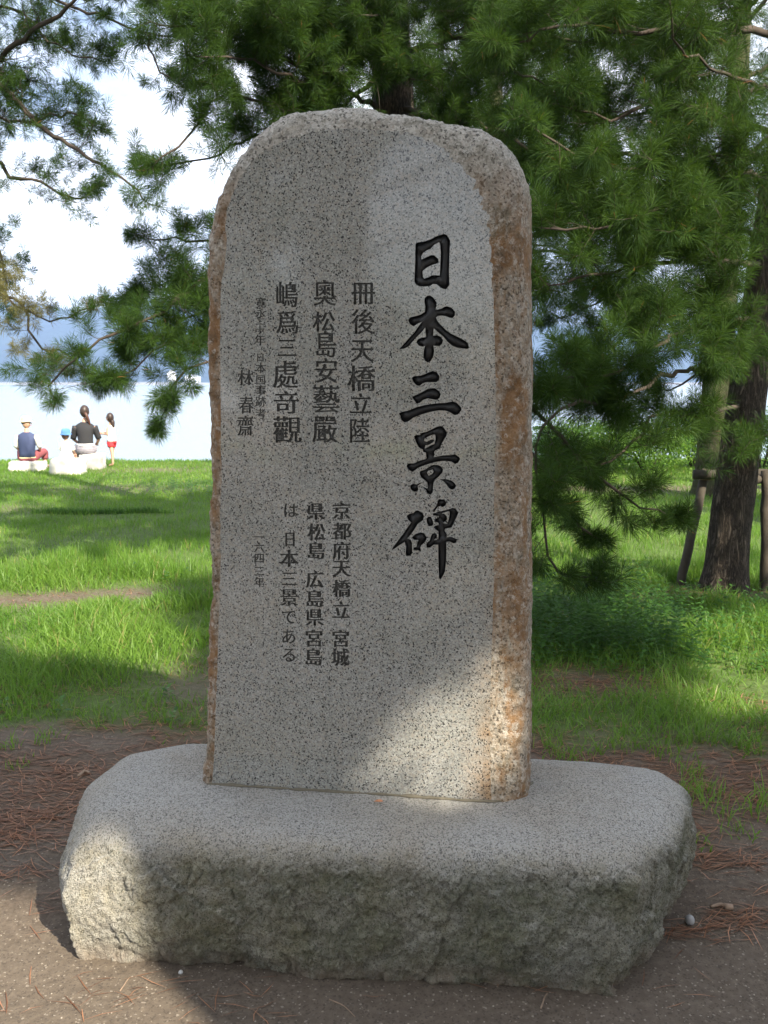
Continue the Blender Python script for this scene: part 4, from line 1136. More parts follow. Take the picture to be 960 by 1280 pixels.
C_.limb(path((160, -30, 8.5), (200, 0, 8.4), (222, 10, 8.3), (240, 0, 8.2)), 0.015, 0.005, dens=1.3, L=0.45, f0=0.0)
C_.limb([trC[2].copy()] + path((0, 10, 9.5), (60, 50, 9.2), (100, 70, 9.0), (125, 75, 8.9)), 0.03, 0.006, dens=1.2, L=0.5, f0=0.3)
C_.keep = allowed_out
C_.auto(trC, 3.6, 9.2, 20, 3.2, 0.045, 0.9)
C_.keep = None
# D and further pines behind the right side
def far_pine(px, y, r, z0, z1, n, L, label, lean=0.0, dens=1.0, needles=30, width=0.0045, seed=1, tw=0.75, step=0.16, size=1.25):
    random.seed(seed)
    x = (px - 480) / FPX * y * 1.01
    b = Vector((x, y, gz(x, y)))
    tr = [b, b + Vector((lean * 0.3, 0, 2.5)), b + Vector((lean * 0.7, 0.1, 5.5)), b + Vector((lean, 0.2, 9.5))]
    t = Pine(step, size=size)
    t.keep = lambda p: in_frame(p, 40) or not sun_reaches(p)
    t.auto(tr, z0, z1, n, L, 0.045, dens, 0.0, tw=tw)
    t.build(tr, [r, r * 0.85, r * 0.6, r * 0.25], label, needles, width, L0=0.12, barkmat=M['bark_pale'])
LBL = {
 'B': 'dark pine directly behind the slab, its trunk rising above the slab top',
 'A': 'large rough-barked pine leaning right, held by wooden poles at the right edge',
 'C': 'pine at the left edge whose limbs hang in against the white sky',
}
random.seed(11)
B.build(trB, [0.20, 0.18, 0.165, 0.15, 0.12, 0.09, 0.05], LBL['B'], 64, 0.0030)
A.build(trA, [0.150, 0.142, 0.134, 0.122, 0.12, 0.105, 0.09, 0.07, 0.04], LBL['A'], 66, 0.0028)
C_.build(trC, [0.22, 0.19, 0.15, 0.11, 0.06], LBL['C'], 48, 0.0038)
far_pine(884, 11.8, 0.20, 3.0, 9.0, 30, 3.2, 'pale-trunked pine standing behind the leaning pine, seen between it and the slab', 0.2, seed=21)
far_pine(628, 13.6, 0.20, 2.6, 8.5, 30, 3.0, 'background pine whose trunk is hidden behind the right edge of the slab', -0.3, seed=22)
far_pine(560, 16.0, 0.18, 3.0, 9.0, 26, 3.0, 'background pine hidden mostly by the slab, its crown over the right shoulder', 0.3, seed=23)
far_pine(1010, 14.5, 0.22, 2.2, 9.0, 30, 3.2, 'background pine beyond the right edge, behind the leaning pine', 0.0, seed=24)
far_pine(1240, 10.5, 0.22, 2.6, 9.0, 22, 3.2, 'pine standing out of view to the right on the lawn', 0.0, seed=25)

# unseen pines added round the viewer to shade the stone and show in its polish
def unseen_pine(x, y, r, z0, z1, n, L, label, seed, trunk=None, dens=0.9, size=1.5, needles=22, width=0.010, step=0.2, tw=0.75):
    random.seed(seed)
    b = Vector((x, y, gz(x, y)))
    tr = trunk or [b, b + Vector((0.05, 0, 2.5)), b + Vector((0.15, 0.1, 5.5)), b + Vector((0.2, 0.1, 9.5))]
    t = Pine(step, size=size)
    def keep(p):
        if in_frame(p, 30) or sun_reaches(p) or mirror_gap(p): return False
        return not (Vector(p) - Vector((0, 0, EYE))).length < 1.2
    t.keep = keep
    t.cut = lambda p: not sun_reaches(p, 22) and not in_frame(p, 20)
    t.auto(tr, z0, z1, n, L, 0.05, dens, 0.05, tw=tw)
    t.build(tr, [r] + [r * 0.9, r * 0.7, r * 0.3], label, needles, width, L0=0.13)
G0 = Vector((2.36, -0.82, gz(2.36, -0.82)))
LEAN = Vector((0.066, -0.215, 1.0))
unseen_pine(2.36, -0.82, 0.23, 3.4, 9.2, 66, 3.3, 'tall pine to the right of the viewer that casts a trunk shadow on the base', 31, [G0, G0 + LEAN * 2.5, G0 + LEAN * 5.5, G0 + LEAN * 9.5], dens=1.4)
unseen_pine(5.7, -2.3, 0.2, 3.2, 9.6, 44, 3.4, 'pine behind the viewer on the right, furthest from the stone', 32)
unseen_pine(4.3, -3.75, 0.2, 3.1, 9.8, 46, 3.1, 'pine behind the viewer on the right, whose crown shades the base', 41, dens=1.35)
unseen_pine(5.2, 2.6, 0.2, 3.0, 9.4, 34, 3.2, 'pine on the lawn right of the stone, out of view', 33)
unseen_pine(8.2, 6.2, 0.2, 3.0, 9.6, 30, 3.3, 'pine far to the right beside the lawn, out of view', 34)
unseen_pine(-2.6, -5.5, 0.2, 2.2, 9.0, 26, 3.0, 'pine behind the viewer on the left', 35)
unseen_pine(1.2, -8.5, 0.22, 1.8, 9.5, 30, 3.4, 'pine straight behind the viewer, nearest to the path', 36)
unseen_pine(-4.0, -8.0, 0.2, 1.4, 9.5, 34, 3.0, 'pine behind the viewer, deeper in the grove to the left', 38, dens=1.2)
unseen_pine(-1.4, -10.5, 0.22, 1.2, 10, 36, 3.2, 'pine behind the viewer, last in the row down the path', 39, dens=1.2)
unseen_pine(-5.6, -12.5, 0.22, 1.2, 10, 36, 3.4, 'pine far behind the viewer at the back of the grove', 40, dens=1.2)
unseen_pine(-6.0, 1.0, 0.2, 3.0, 9.0, 24, 3.0, 'pine on the left of the clearing, out of view', 37)

# ------------------------------------------------------------------ wooden props round the leaning pine
def pole_set():
    o = empty('tree_support', Vector((2.5, 6.3, 0)), label='frame of weathered wooden poles propping up the leaning pine', cat='tree support')
    def pole(name, a, b, r):
        tb = Tubes(); n = 10
        tb.add([a.lerp(b, i / n) + rvec(0.003) for i in range(n + 1)], [r * (1 + 0.06 * mn.noise(Vector((i, r, 3)))) for i in range(n + 1)], 12, 0.05)
        return tb.build(name, M['wood'], o)
    a = on_z(847, 735, 0); top = W_(882, 588, 6.75)
    pole('pole', a - Vector((0, 0, 0.1)), top, 0.034)
    b = on_z(957, 742, 0); topb = W_(958, 588, 6.42)
    pole('pole', b - Vector((0, 0, 0.1)), topb, 0.036)
    pole('pole', on_z(1010, 722, 0) - Vector((0, 0, 0.1)), W_(985, 588, 6.7), 0.036)
    l = W_(866, 593, 6.64); r = W_(1005, 592, 6.58)
    pole('crossbar', l, r, 0.036)
    pole('crossbar', W_(938, 600, 6.36), W_(990, 598, 6.75), 0.034)
    tb = Tubes()
    c = W_(884, 594, 6.69)
    for k in range(5):
        cc = c + Vector((0, 0, (k - 2) * 0.014)); tb.add([cc + Vector((0.056 * cos(t), 0.056 * sin(t), 0)) for t in np.linspace(0, 2 * pi, 13)], [0.007] * 13, 5)
    tb.build('rope_binding', plain('hemp_rope', (0.20, 0.15, 0.09), 0.9, 0.3, 60), o)
pole_set()
random.seed(5)
# ------------------------------------------------------------------ grass
def blades(name, X, Y, H, Wd, segs, mat, label, cat='grass', lean=0.35, rlo=0.0):
    n = len(X)
    Z = g_height(X, Y) - 0.01
    az = rng.random(n) * 2 * pi; dx, dy = np.cos(az), np.sin(az)
    bend = H * lean * rng.uniform(0.3, 1.6, n)
    fa = rng.random(n) * pi; wx, wy = np.cos(fa), np.sin(fa)
    V = []
    for k in range(segs + 1):
        t = k / segs
        w = Wd * (1 - t ** 1.6) * 0.5 * (0.75 + 0.5 * t)
        cx = X + dx * bend * t ** 2; cy = Y + dy * bend * t ** 2
        cz = Z + H * (t - 0.28 * (bend / H) * t ** 2.2)
        if k < segs:
            V.append(np.stack([cx - wx * w, cy - wy * w, cz], 1)); V.append(np.stack([cx + wx * w, cy + wy * w, cz], 1))
        else: V.append(np.stack([cx, cy, cz], 1))
    m = len(V)
    A = np.stack(V, 1).reshape(-1, 3)
    b = (np.arange(n) * m)[:, None]
    Fs = [np.concatenate([b + 2 * k, b + 2 * k + 1, b + 2 * k + 3, b + 2 * k + 2], 1) for k in range(segs - 1)]
    F3 = np.concatenate([b + 2 * segs - 2, b + 2 * segs - 1, b + 2 * segs], 1)
    me = mesh_np(name, A, [np.concatenate(Fs), F3] if Fs else [F3])
    patch = fbm(X * 1.3 + 50, Y * 1.3, 3)
    r = np.clip(0.50 * rng.random(n) + 0.9 * (patch - 0.28) + rlo, 0, 0.95)
    r = np.where(rng.random(n) < 0.035, 1.0, r)
    point_attr(me, 'rnd', np.repeat(r, m))
    o = link(name, me, mat); tag(o, label, cat, kind='stuff')
def scatter(x0, x1, y0, y1, dens):
    n = int((x1 - x0) * (y1 - y0) * dens)
    return rng.uniform(x0, x1, n), rng.uniform(y0, y1, n)
def visible(X, Y, margin=1.3):
    """keep what the view, or a view a step to the side, could show"""
    half = 480 / FPX * (Y * CP + EYE * SP) + margin
    hid = (np.abs(X + 0.05) < 0.36 * np.minimum(Y / 2.5, 99)) & (Y > 3.2) & (np.abs(X + 0.05 * Y) < 0.02)   # nothing is dropped for being hidden close by
    return (np.abs(X) < half) & ~hid
def grass():
    # tall blades near the clearing
    X, Y = scatter(-5.3, 5.3, 3.3, 6.9, 3400); m = visible(X, Y, 1.7); X, Y = X[m], Y[m]
    g = grass_mask(X, Y); clump = fbm(X * 2.2, Y * 2.2, 3)
    keep = rng.random(len(X)) < g * np.clip((clump - 0.14) * 2.8, 0.25, 1); X, Y, g, clump = X[keep], Y[keep], g[keep], clump[keep]
    tall = np.clip((clump - 0.35) * 3.2, 0, 1)
    H = (0.030 + 0.11 * tall * rng.uniform(0.35, 1.25, len(X)) + 0.05 * rng.random(len(X))) * (0.55 + 0.45 * g)
    blades('near_grass', X, Y, H, rng.uniform(0.0035, 0.0095, len(X)), 3, M['grass'], 'tall bright green grass along the edge of the bare ground', lean=0.62)
    X, Y = scatter(-9, 9, 6.7, 11.5, 1500); m = visible(X, Y, 2.4); X, Y = X[m], Y[m]
    g = grass_mask(X, Y); clump = fbm(X * 1.6, Y * 1.6, 3)
    keep = rng.random(len(X)) < g * np.clip((clump - 0.2) * 2.4, 0.3, 1); X, Y, clump = X[keep], Y[keep], clump[keep]
    near = np.clip((8.6 - Y) / 1.6, 0, 1)
    H = 0.045 + 0.05 * rng.random(len(X)) + 0.11 * near * np.clip((clump - 0.3) * 3, 0, 1)
    blades('middle_grass', X, Y, H, rng.uniform(0.005, 0.009, len(X)), 2, M['grass'], 'short green grass of the middle lawn')
    X, Y = scatter(-15, 15, 11.3, 18.0, 800); m = visible(X, Y, 4.0); X, Y = X[m], Y[m]
    g = grass_mask(X, Y)
    keep = rng.random(len(X)) < g; X, Y = X[keep], Y[keep]
    H = 0.035 + 0.055 * rng.random(len(X))
    blades('far_grass', X, Y, H, rng.uniform(0.009, 0.016, len(X)), 2, M['grass'], 'sunlit mown grass beside the water', rlo=0.05)
    # ragged line of taller weeds across the lawn
    n = 1500; X = rng.uniform(-4.0, -2.6, n) + rng.normal(0, 0.10, n); Y = 10.2 + 0.06 * np.sin(X * 4) + rng.normal(0, 0.03, n)
    blades('weed_ridge', X, Y, rng.uniform(0.03, 0.11, n), rng.uniform(0.008, 0.013, n), 2, M['weed'], 'dark ragged line of weeds across the lawn', 'weeds')
    # sparse tufts on the bare soil
    XX, YY, HH = [], [], []
    spots = [(870, 1000, .10), (900, 1020, .11), (885, 990, .09), (950, 1020, .14), (860, 965, .10), (925, 1045, .07), (700, 950, .10), (715, 945, .09), (745, 940, .10), (770, 935, .11), (690, 935, .10), (730, 965, .06), (800, 935, .10), (865, 990, .12),
             (10, 935, .10), (60, 925, .10), (910, 930, .12), (940, 940, .12), (640, 1210, 0), (20, 960, .05), (870, 1055, .05), (958, 1000, .12), (832, 945, .10), (850, 930, .14), (880, 925, .14)]
    for px, py, h in spots:
        if not h: continue
        c = on_z(px, py)
        for k in range(26):
            XX.append(c.x + random.gauss(0, 0.03)); YY.append(c.y + random.gauss(0, 0.035)); HH.append(h * random.uniform(0.5, 1.2))
    XX, YY, HH = map(np.array, (XX, YY, HH))
    blades('sparse_grass_tufts', XX, YY, HH, rng.uniform(0.004, 0.007, len(XX)), 3, M['grass'], 'thin grass tufts sprouting from the needle-strewn bare soil', lean=0.6)
grass()

# broad-leaved weeds
def weeds():
    V = []; F = []; R = []
    def leaf(p, d, L, w):
        s = d.cross(Vector((0, 0, 1))).normalized(); n = s.cross(d)
        b = len(V); r = random.random()
        q = [p, p + d * L * .45 + s * w - n * 0.004, p + d * L * .45 - s * w - n * 0.004, p + d * L - Vector((0, 0, L * .25)), p + d * L * .45 + n * -0.0]
        V.extend(q); R.extend([r] * 5)
        F.extend([(b, b + 1, b + 4), (b, b + 4, b + 2), (b + 1, b + 3, b + 4), (b + 4, b + 3, b + 2)])
    spots = []
    for _ in range(420):
        x, y = random.gauss(1.25, 0.32), random.uniform(4.55, 5.9)
        spots.append((x, y, random.uniform(0.14, 0.34)))
    for _ in range(30): spots.append((random.uniform(-3.4, -0.7), random.choice((3.75 + abs(random.gauss(0, 0.15)), random.uniform(6.4, 7.6))), random.uniform(0.04, 0.09)))
    for _ in range(160): spots.append((random.gauss(-2.6, 0.5), random.gauss(12.4, 0.5), random.uniform(0.08, 0.2)))
    for _ in range(260): spots.append((random.uniform(0.7, 3.2), random.uniform(4.4, 6.0), random.uniform(0.06, 0.16)))
    for x, y, h in spots:
        g = gz(x, y); az = random.random() * 6.28; ln = Vector((cos(az) * .3, sin(az) * .3, 1)).normalized()
        n = max(3, int(h / 0.03))
        for k in range(n):
            t = (k + 1) / n; p = Vector((x, y, g)) + ln * h * t
            for q in (0, 1):
                a = k * 2.4 + q * pi + random.gauss(0, .4)
                leaf(p, Vector((cos(a), sin(a), 0.35 + 0.3 * t)).normalized(), random.uniform(0.04, 0.075) * (1.15 - 0.4 * t), random.uniform(0.007, 0.012))
    me = mesh_np('weeds', np.array([tuple(v) for v in V]), np.array(F)); point_attr(me, 'rnd', R)
    tag(link('weeds', me, M['weed']), 'dark leafy weeds growing among the grass beside the slab', 'weeds', kind='stuff')
weeds()

# fallen needles
def litter():
    X, Y = scatter(-2.6, 2.6, 1.7, 4.6, 4200)
    m = visible(X, Y, 0.5); X, Y = X[m], Y[m]
    d = litter_mask(X, Y) ** 1.5 * (1 - 0.55 * grass_mask(X, Y)) * sstep(1.9, 2.8, Y)
    k = rng.random(len(X)) < np.maximum(d * 0.5, 0.008); X, Y = X[k], Y[k]
    # loose heaps that catch the light
    for px, py, sx, sy, n in ((20, 1050, .16, .05, 420), (60, 1022, .25, .05, 460), (10, 1090, .2, .03, 200), (800, 1060, .15, .06, 260), (900, 1075, .22, .04, 420), (920, 1150, .07, .03, 150), (870, 1165, .06, .02, 90), (895, 985, .3, .06, 300), (180, 965, .25, .08, 260), (300, 1262, .1, .05, 26), (120, 1245, .15, .05, 40), (700, 1225, .2, .05, 30)):
        c = on_z(px, py); X = np.r_[X, rng.normal(c.x, sx, int(n * .6))]; Y = np.r_[Y, rng.normal(c.y, sy, int(n * .6))]
    X2, Y2 = scatter(-4.5, 4.5, 4.6, 7.2, 1500); m = visible(X2, Y2, 0.8); X2, Y2 = X2[m], Y2[m]
    k = rng.random(len(X2)) < (1 - grass_mask(X2, Y2)) * 0.8 * litter_mask(X2, Y2); X = np.r_[X, X2[k]]; Y = np.r_[Y, Y2[k]]
    n = len(X); a = rng.normal(0, 0.75, n); dx, dy = np.cos(a), np.sin(a) * 0.9
    L = rng.uniform(0.05, 0.11, n); w = 0.0008 + 0.0003 * Y; cv = rng.normal(0, 0.004, n)
    Z = g_height(X, Y)
    V = []
    for t, ww in ((-.5, .4), (0, 1.0), (.5, .3)):
        cx = X + dx * L * t - dy * cv * (1 - 4 * t * t); cy = Y + dy * L * t + dx * cv * (1 - 4 * t * t)
        cz = g_height(cx, cy) + 0.003 + 0.004 * rng.random(n)
        V.append(np.stack([cx - dy * w * ww, cy + dx * w * ww, cz], 1)); V.append(np.stack([cx + dy * w * ww, cy - dx * w * ww, cz + 0.0006], 1))
    A = np.stack(V, 1).reshape(-1, 3); b = (np.arange(n) * 6)[:, None]
    me = mesh_np('needle_litter', A, np.concatenate([np.concatenate([b, b + 1, b + 3, b + 2], 1), np.concatenate([b + 2, b + 3, b + 5, b + 4], 1)]))
    point_attr(me, 'rnd', np.repeat(rng.random(n), 6))
    tag(link('needle_litter', me, M['litter']), 'reddish brown fallen pine needles scattered over the bare soil', 'pine needles', kind='stuff')
litter()

def grit():
    n = 3600
    X = rng.uniform(-1.6, 1.7, n); Y = 1.75 + 1.5 * rng.random(n) ** 1.3
    S = rng.uniform(0.0012, 0.0032, n) * np.where(rng.random(n) < 0.03, 2.0, 1)
    Z = g_height(X, Y)
    k = ~((np.abs(X) < 0.8) & (Y > 2.1) & (Y < 2.7)); X, Y, S, Z = X[k], Y[k], S[k], Z[k]; n = len(X)
    D = np.array([(1, 0, 0), (0, 1, 0), (-1, 0, 0), (0, -1, 0), (0, 0, .8), (0, 0, -.8)], float)
    V = np.stack([X, Y, Z], 1)[:, None] + D[None] * S[:, None, None] * rng.uniform(0.6, 1.3, (n, 6, 1))
    f = np.array([(0, 1, 4), (1, 2, 4), (2, 3, 4), (3, 0, 4), (1, 0, 5), (2, 1, 5), (3, 2, 5), (0, 3, 5)])
    F = (np.arange(n)[:, None, None] * 6 + f[None]).reshape(-1, 3)
    me = mesh_np('grit', V.reshape(-1, 3), F); point_attr(me, 'rnd', np.repeat(rng.random(n), 6))
    t = NT('grit_stone'); t.princ(t.ramp(t.attr('rnd'), [(0, (0.10, 0.085, 0.07)), (0.6, (0.20, 0.17, 0.135)), (1, (0.34, 0.30, 0.25))]), 0.9)
    tag(link('grit', me, t.m), 'pale coarse grit lying on the sandy soil', 'grit', kind='stuff')
grit()

def rock(name, c, sx, sy, sz, mat, label, cat, seed=0, amp=0.12, boxy=0.0, group=None, yaw=0.0, n=20):
    V = []; F = []
    cy_, sy_ = cos(yaw), sin(yaw)
    for i in range(n + 1):
        ph = pi * i / n
        for j in range(2 * n):
            th = pi * j / n
            d = Vector((sin(ph) * cos(th), sin(ph) * sin(th), cos(ph)))
            if boxy:
                m = max(abs(d.x), abs(d.y), abs(d.z)); d = d.lerp(d / m, boxy)
            k = 1 + amp * mn.fractal(d * 1.6 + Vector((seed, 0, 0)), 0.6, 2.1, 4)
            x, y = d.x * sx * k, d.y * sy * k
            V.append((c.x + x * cy_ - y * sy_, c.y + x * sy_ + y * cy_, c.z + d.z * sz * k))
    for i in range(n):
        for j in range(2 * n):
            a = i * 2 * n; b = (i + 1) * 2 * n; j2 = (j + 1) % (2 * n)
            F.append((a + j, b + j, b + j2, a + j2))
    o = link(name, mesh_np(name, V, np.array(F)), mat, smooth=True)
    return tag(o, label, cat, group)
peb = plain('pebble_grey', (0.25, 0.25, 0.25), 0.7, 0.1, 60)
c = on_z(862, 1155); rock('pebble', Vector((c.x, c.y, 0.012)), .013, .014, .014, peb, 'smooth grey pebble on the soil to the right of the base stone', 'pebble', 3, 0.05)
c = on_z(226, 1217); rock('stone_chip', Vector((c.x, c.y, 0.004)), .006, .006, .005, plain('white_chip', (.45, .45, .44), .6), 'tiny pale stone chip in the shade in front of the base stone', 'stone chip', 4, 0.1, n=6)
def stick(name, pts, r, label, knob=False):
    tb = Tubes(); P = [on_z(*p) for p in pts]; P = curve_pts([Vector((p.x, p.y, gz(p.x, p.y) + r * 0.8)) for p in P], 0.01) if len(P) > 2 else [Vector((p.x, p.y, gz(p.x, p.y) + r)) for p in P]
    m = len(P); tb.add([p + rvec(r * .15) for p in P], [r * (1 - .5 * i / m) for i in range(m)], 7, 0.3)
    if knob: tb.add([P[0] + Vector((-.01, .004, 0)), P[0] + Vector((.012, 0, .002))], [r * 1.5, r * 1.1], 7, 0.4)
    tag(tb.build(name, plain('dry_twig', (.24, .17, .12), .85, .3, 90)), label, 'twig')
stick('fallen_twig', [(911, 1138), (900, 1134), (888, 1136)], .007, 'short thick broken twig beside the pebble at the right', True)
stick('fallen_twig', [(676, 1260), (680, 1248), (684, 1241)], .0022, 'thin pale twig lying in front of the base stone near its right corner')
stick('fallen_twig', [(412, 1250), (430, 1258), (444, 1272)], .0016, 'thin curved twig on the shaded soil in front of the middle of the base')
stick('fallen_twig', [(150, 1240), (158, 1228), (163, 1222)], .0016, 'thin forked straw on the sunlit soil at the left')
stick('fallen_twig', [(98, 972), (106, 966), (112, 968)], .007, 'stubby brown twig on the needle litter left of the base stone')
# small dead leaf on the ledge
def leaf_on(px, py, label):
    c = on_z(px, py, 0.383); V = [(c.x + a, c.y + b, c.z + z) for a, b, z in ((-.012, 0, .001), (-.004, .006, .003), (.005, .006, .004), (.013, .001, .001), (.004, -.006, .003), (-.005, -.005, .004))]
    V2 = [(x, y, z - .0012) for x, y, z in V]
    me = bpy.data.meshes.new('dead_leaf'); me.from_pydata(V + V2, [], [(0, 1, 2, 3, 4, 5), (11, 10, 9, 8, 7, 6)] + [(i, (i + 1) % 6, (i + 1) % 6 + 6, i + 6)[::-1] for i in range(6)]); me.update()
    tag(link('dead_leaf', me, plain('orange_leaf', (.45, .20, .10), .7)), label, 'leaf')
leaf_on(473, 1002, 'small orange dead leaf lying on the front ledge of the base stone')

# ------------------------------------------------------------------ seats by the water
white_st = plain('white_stone', (0.60, 0.58, 0.54), 0.85, 0.12, 9, 0.4)
grey_st = plain('grey_seat_stone', (0.40, 0.39, 0.37), 0.9, 0.25, 14, 0.5)
def seat(px0, px1, ptop, pbot, mat, label, seed, hgt=None):
    f = on_z((px0 + px1) / 2, pbot); y = f.y
    w = (px1 - px0) / FPX * y * 1.005
    zt = W_((px0 + px1) / 2, ptop, y + 0.08).z
    zb = -0.08; d = 0.19
    cx = f.x
    rock('stone_block', Vector((cx, y + d, (zt + zb) / 2)), w / 2 / 0.98, d, (zt - zb) / 2 / 0.98, mat, label, 'stone seat', seed, 0.10, 0.72, 'stone seats beside the water')
    return Vector((cx, y + d, zt))
s1 = seat(9, 51, 576.5, 589, white_st, 'sunlit white stone seat, furthest left, under the man in the straw hat', 1)
s2 = seat(60, 101, 573.5, 594, white_st, 'bleached white stone block, nearest and largest, under the child in the blue hat', 2)
s3 = seat(97, 126, 567, 587, grey_st, 'grey stone seat under the woman in black', 5)

# ------------------------------------------------------------------ people
def skin(name, nodes, edges, mat, parent, sub=1, root=0):
    me = bpy.data.meshes.new(name); me.from_pydata([n[0] for n in nodes], edges, []); me.update()
    o = bpy.data.objects.new(name, me); COL.objects.link(o)
    md = o.modifiers.new('s', 'SKIN'); md.use_smooth_shade = True
    sv = me.skin_vertices[0].data if me.skin_vertices else None
    if sv is None:
        raise RuntimeError('skin')
    for i, n in enumerate(nodes):
        r = n[1]; sv[i].radius = (r, r) if not isinstance(r, tuple) else r
        sv[i].use_root = (i == root)
    ss = o.modifiers.new('u', 'SUBSURF'); ss.levels = sub; ss.render_levels = sub
    dg = bpy.context.evaluated_depsgraph_get(); dg.update()
    m2 = bpy.data.meshes.new_from_object(o.evaluated_get(dg)); m2.name = name
    bpy.data.objects.remove(o)
    m2.materials.clear()
    return link(name, m2, mat, parent, smooth=True)
def ball(name, c, rx, ry, rz, mat, parent, n=14, f=None):
    V = []; F = []
    for i in range(n + 1):
        ph = pi * i / n
        for j in range(2 * n):
            th = pi * j / n; d = Vector((sin(ph) * cos(th), sin(ph) * sin(th), cos(ph)))
            k = f(d) if f else 1
            V.append((c[0] + d.x * rx * k, c[1] + d.y * ry * k, c[2] + d.z * rz * k))
    for i in range(n):
        for j in range(2 * n):
            j2 = (j + 1) % (2 * n); F.append((i * 2 * n + j, (i + 1) * 2 * n + j, (i + 1) * 2 * n + j2, i * 2 * n + j2))
    return link(name, mesh_np(name, V, np.array(F)), mat, parent, smooth=True)
skin_m = NT('skin'); skin_m.princ((0.50, 0.30, 0.21), 0.55, **{'Subsurface Weight': 0.08}); skin_m = skin_m.m
hair_m = plain('dark_hair', (0.035, 0.022, 0.018), 0.45, 0.3, 200)
hair_b = plain('brown_hair', (0.075, 0.032, 0.022), 0.45, 0.3, 200)
cl = lambda n, c: plain(n, c, 0.85, 0.08, 60, 0.2)
def figure(origin, s, yaw, pose, label):
    """pose: dict of joints in metres for an adult; returns a mapper to world coordinates"""
    R = Matrix.Rotation(yaw, 3, 'Z')
    w = lambda p: tuple(Vector(origin) + R @ (Vector(p) * s))
    e = empty('person', origin, label=label, cat='person')
    J = pose
    names = list(J)
    def nodes(keys, grow=0.0, scale=1.0): return [(w(J[k][0]), (J[k][1] * scale + grow) * s) for k in keys]
    return e, w, nodes
def hand_nodes(J, side, palm, fwd, out):
    """palm centre, finger direction, thumb direction"""
    f = Vector(fwd).normalized(); o = Vector(out).normalized(); n = f.cross(o)
    J['palm' + side] = (tuple(Vector(palm)), 0.026)
    E = []
    for k, (off, L) in enumerate(((-.030, .060), (-.010, .072), (.010, .066), (.029, .052))):
        a = Vector(palm) + o * (-off) + f * .035; b = a + f * L * .55 - n * .012; c = b + f * L * .45 - n * .022
        for q, (p, r) in enumerate(((a, .010), (b, .009), (c, .0075))): J['f%s%d%d' % (side, k, q)] = (tuple(p), r)
        E += [('palm' + side, 'f%s%d0' % (side, k)), ('f%s%d0' % (side, k), 'f%s%d1' % (side, k)), ('f%s%d1' % (side, k), 'f%s%d2' % (side, k))]
    a = Vector(palm) + o * .032; b = a + o * .02 + f * .03
    J['t%s0' % side] = (tuple(a), .011); J['t%s1' % side] = (tuple(b), .009)
    E += [('palm' + side, 't%s0' % side), ('t%s0' % side, 't%s1' % side)]
    return E
def head(w, s, c, yaw, e, scale=1.0):
    """head with face: c is its centre, yaw the way it looks (0 = away from the viewer)"""
    R = Matrix.Rotation(yaw, 3, 'Z'); k = scale
    def at(p): return w(tuple(Vector(c) + R @ (Vector(p) * k)))
    V = lambda d: 1 - 0.10 * max(0, -d.z) * (1 - abs(d.y))
    ball('head', at((0, 0, 0)), .078 * k * s, .095 * k * s, .115 * k * s, skin_m, e, 14, V)
    ball('nose', at((0, .098, -.012)), .012 * k * s, .016 * k * s, .018 * k * s, skin_m, e, 6)
    for sx in (-1, 1):
        ball('eye', at((.032 * sx, .084, .012)), .011 * k * s, .008 * k * s, .007 * k * s, hair_m, e, 6)
        ball('ear', at((.080 * sx, .0, -.005)), .010 * k * s, .018 * k * s, .028 * k * s, skin_m, e, 6)
    ball('mouth', at((0, .086, -.052)), .022 * k * s, .008 * k * s, .006 * k * s, plain('lips', (.40, .14, .12)), e, 6)
    return at
def sit_pose(knee_z=0.10, spread=0.16, lean=0.05, foot=-0.30, arm='lap'):
    J = {'pelvis': ((0, 0, .09), .125), 'waist': ((0, lean * .3, .24), .108), 'chest': ((0, lean * .8, .42), .128), 'neckb': ((0, lean, .535), .062), 'neck': ((0, lean + .01, .60), .05), 'skull': ((0, lean + .02, .68), .055)}
    E = [('pelvis', 'waist'), ('waist', 'chest'), ('chest', 'neckb'), ('neckb', 'neck'), ('neck', 'skull')]
    for n, sx in (('L', -1), ('R', 1)):
        J['hip' + n] = ((.085 * sx, .04, .08), .095); J['knee' + n] = ((spread * sx, .43, knee_z), .058); J['calf' + n] = ((spread * sx, .42, knee_z - .16), .05)
        J['ankle' + n] = ((spread * sx, .40, foot + .06), .034); J['toe' + n] = ((spread * sx * 1.1, .58, foot + .02), .03)
        J['shoulder' + n] = ((.165 * sx, lean, .50), .052); J['elbow' + n] = ((.235 * sx, lean + .06, .27), .038); J['wrist' + n] = ((.17 * sx, lean + .25, .17), .026)
        E += [('pelvis', 'hip' + n), ('hip' + n, 'knee' + n), ('knee' + n, 'calf' + n), ('calf' + n, 'ankle' + n), ('ankle' + n, 'toe' + n), ('chest', 'shoulder' + n), ('shoulder' + n, 'elbow' + n), ('elbow' + n, 'wrist' + n)]
        E += [('wrist' + n, 'palm' + n)] + hand_nodes(J, n, (.155 * sx, lean + .31, .15), (-.2 * sx, 1, -.1), (-sx, -.2, 0))
    return J, E
def dress(e, nodes, J, name, keys, edges, grow, mat, scale=1.0):
    nd = nodes(keys, grow, scale); ed = [(keys.index(a), keys.index(b)) for a, b in edges if a in keys and b in keys]
    return skin(name, nd, ed, mat, e)
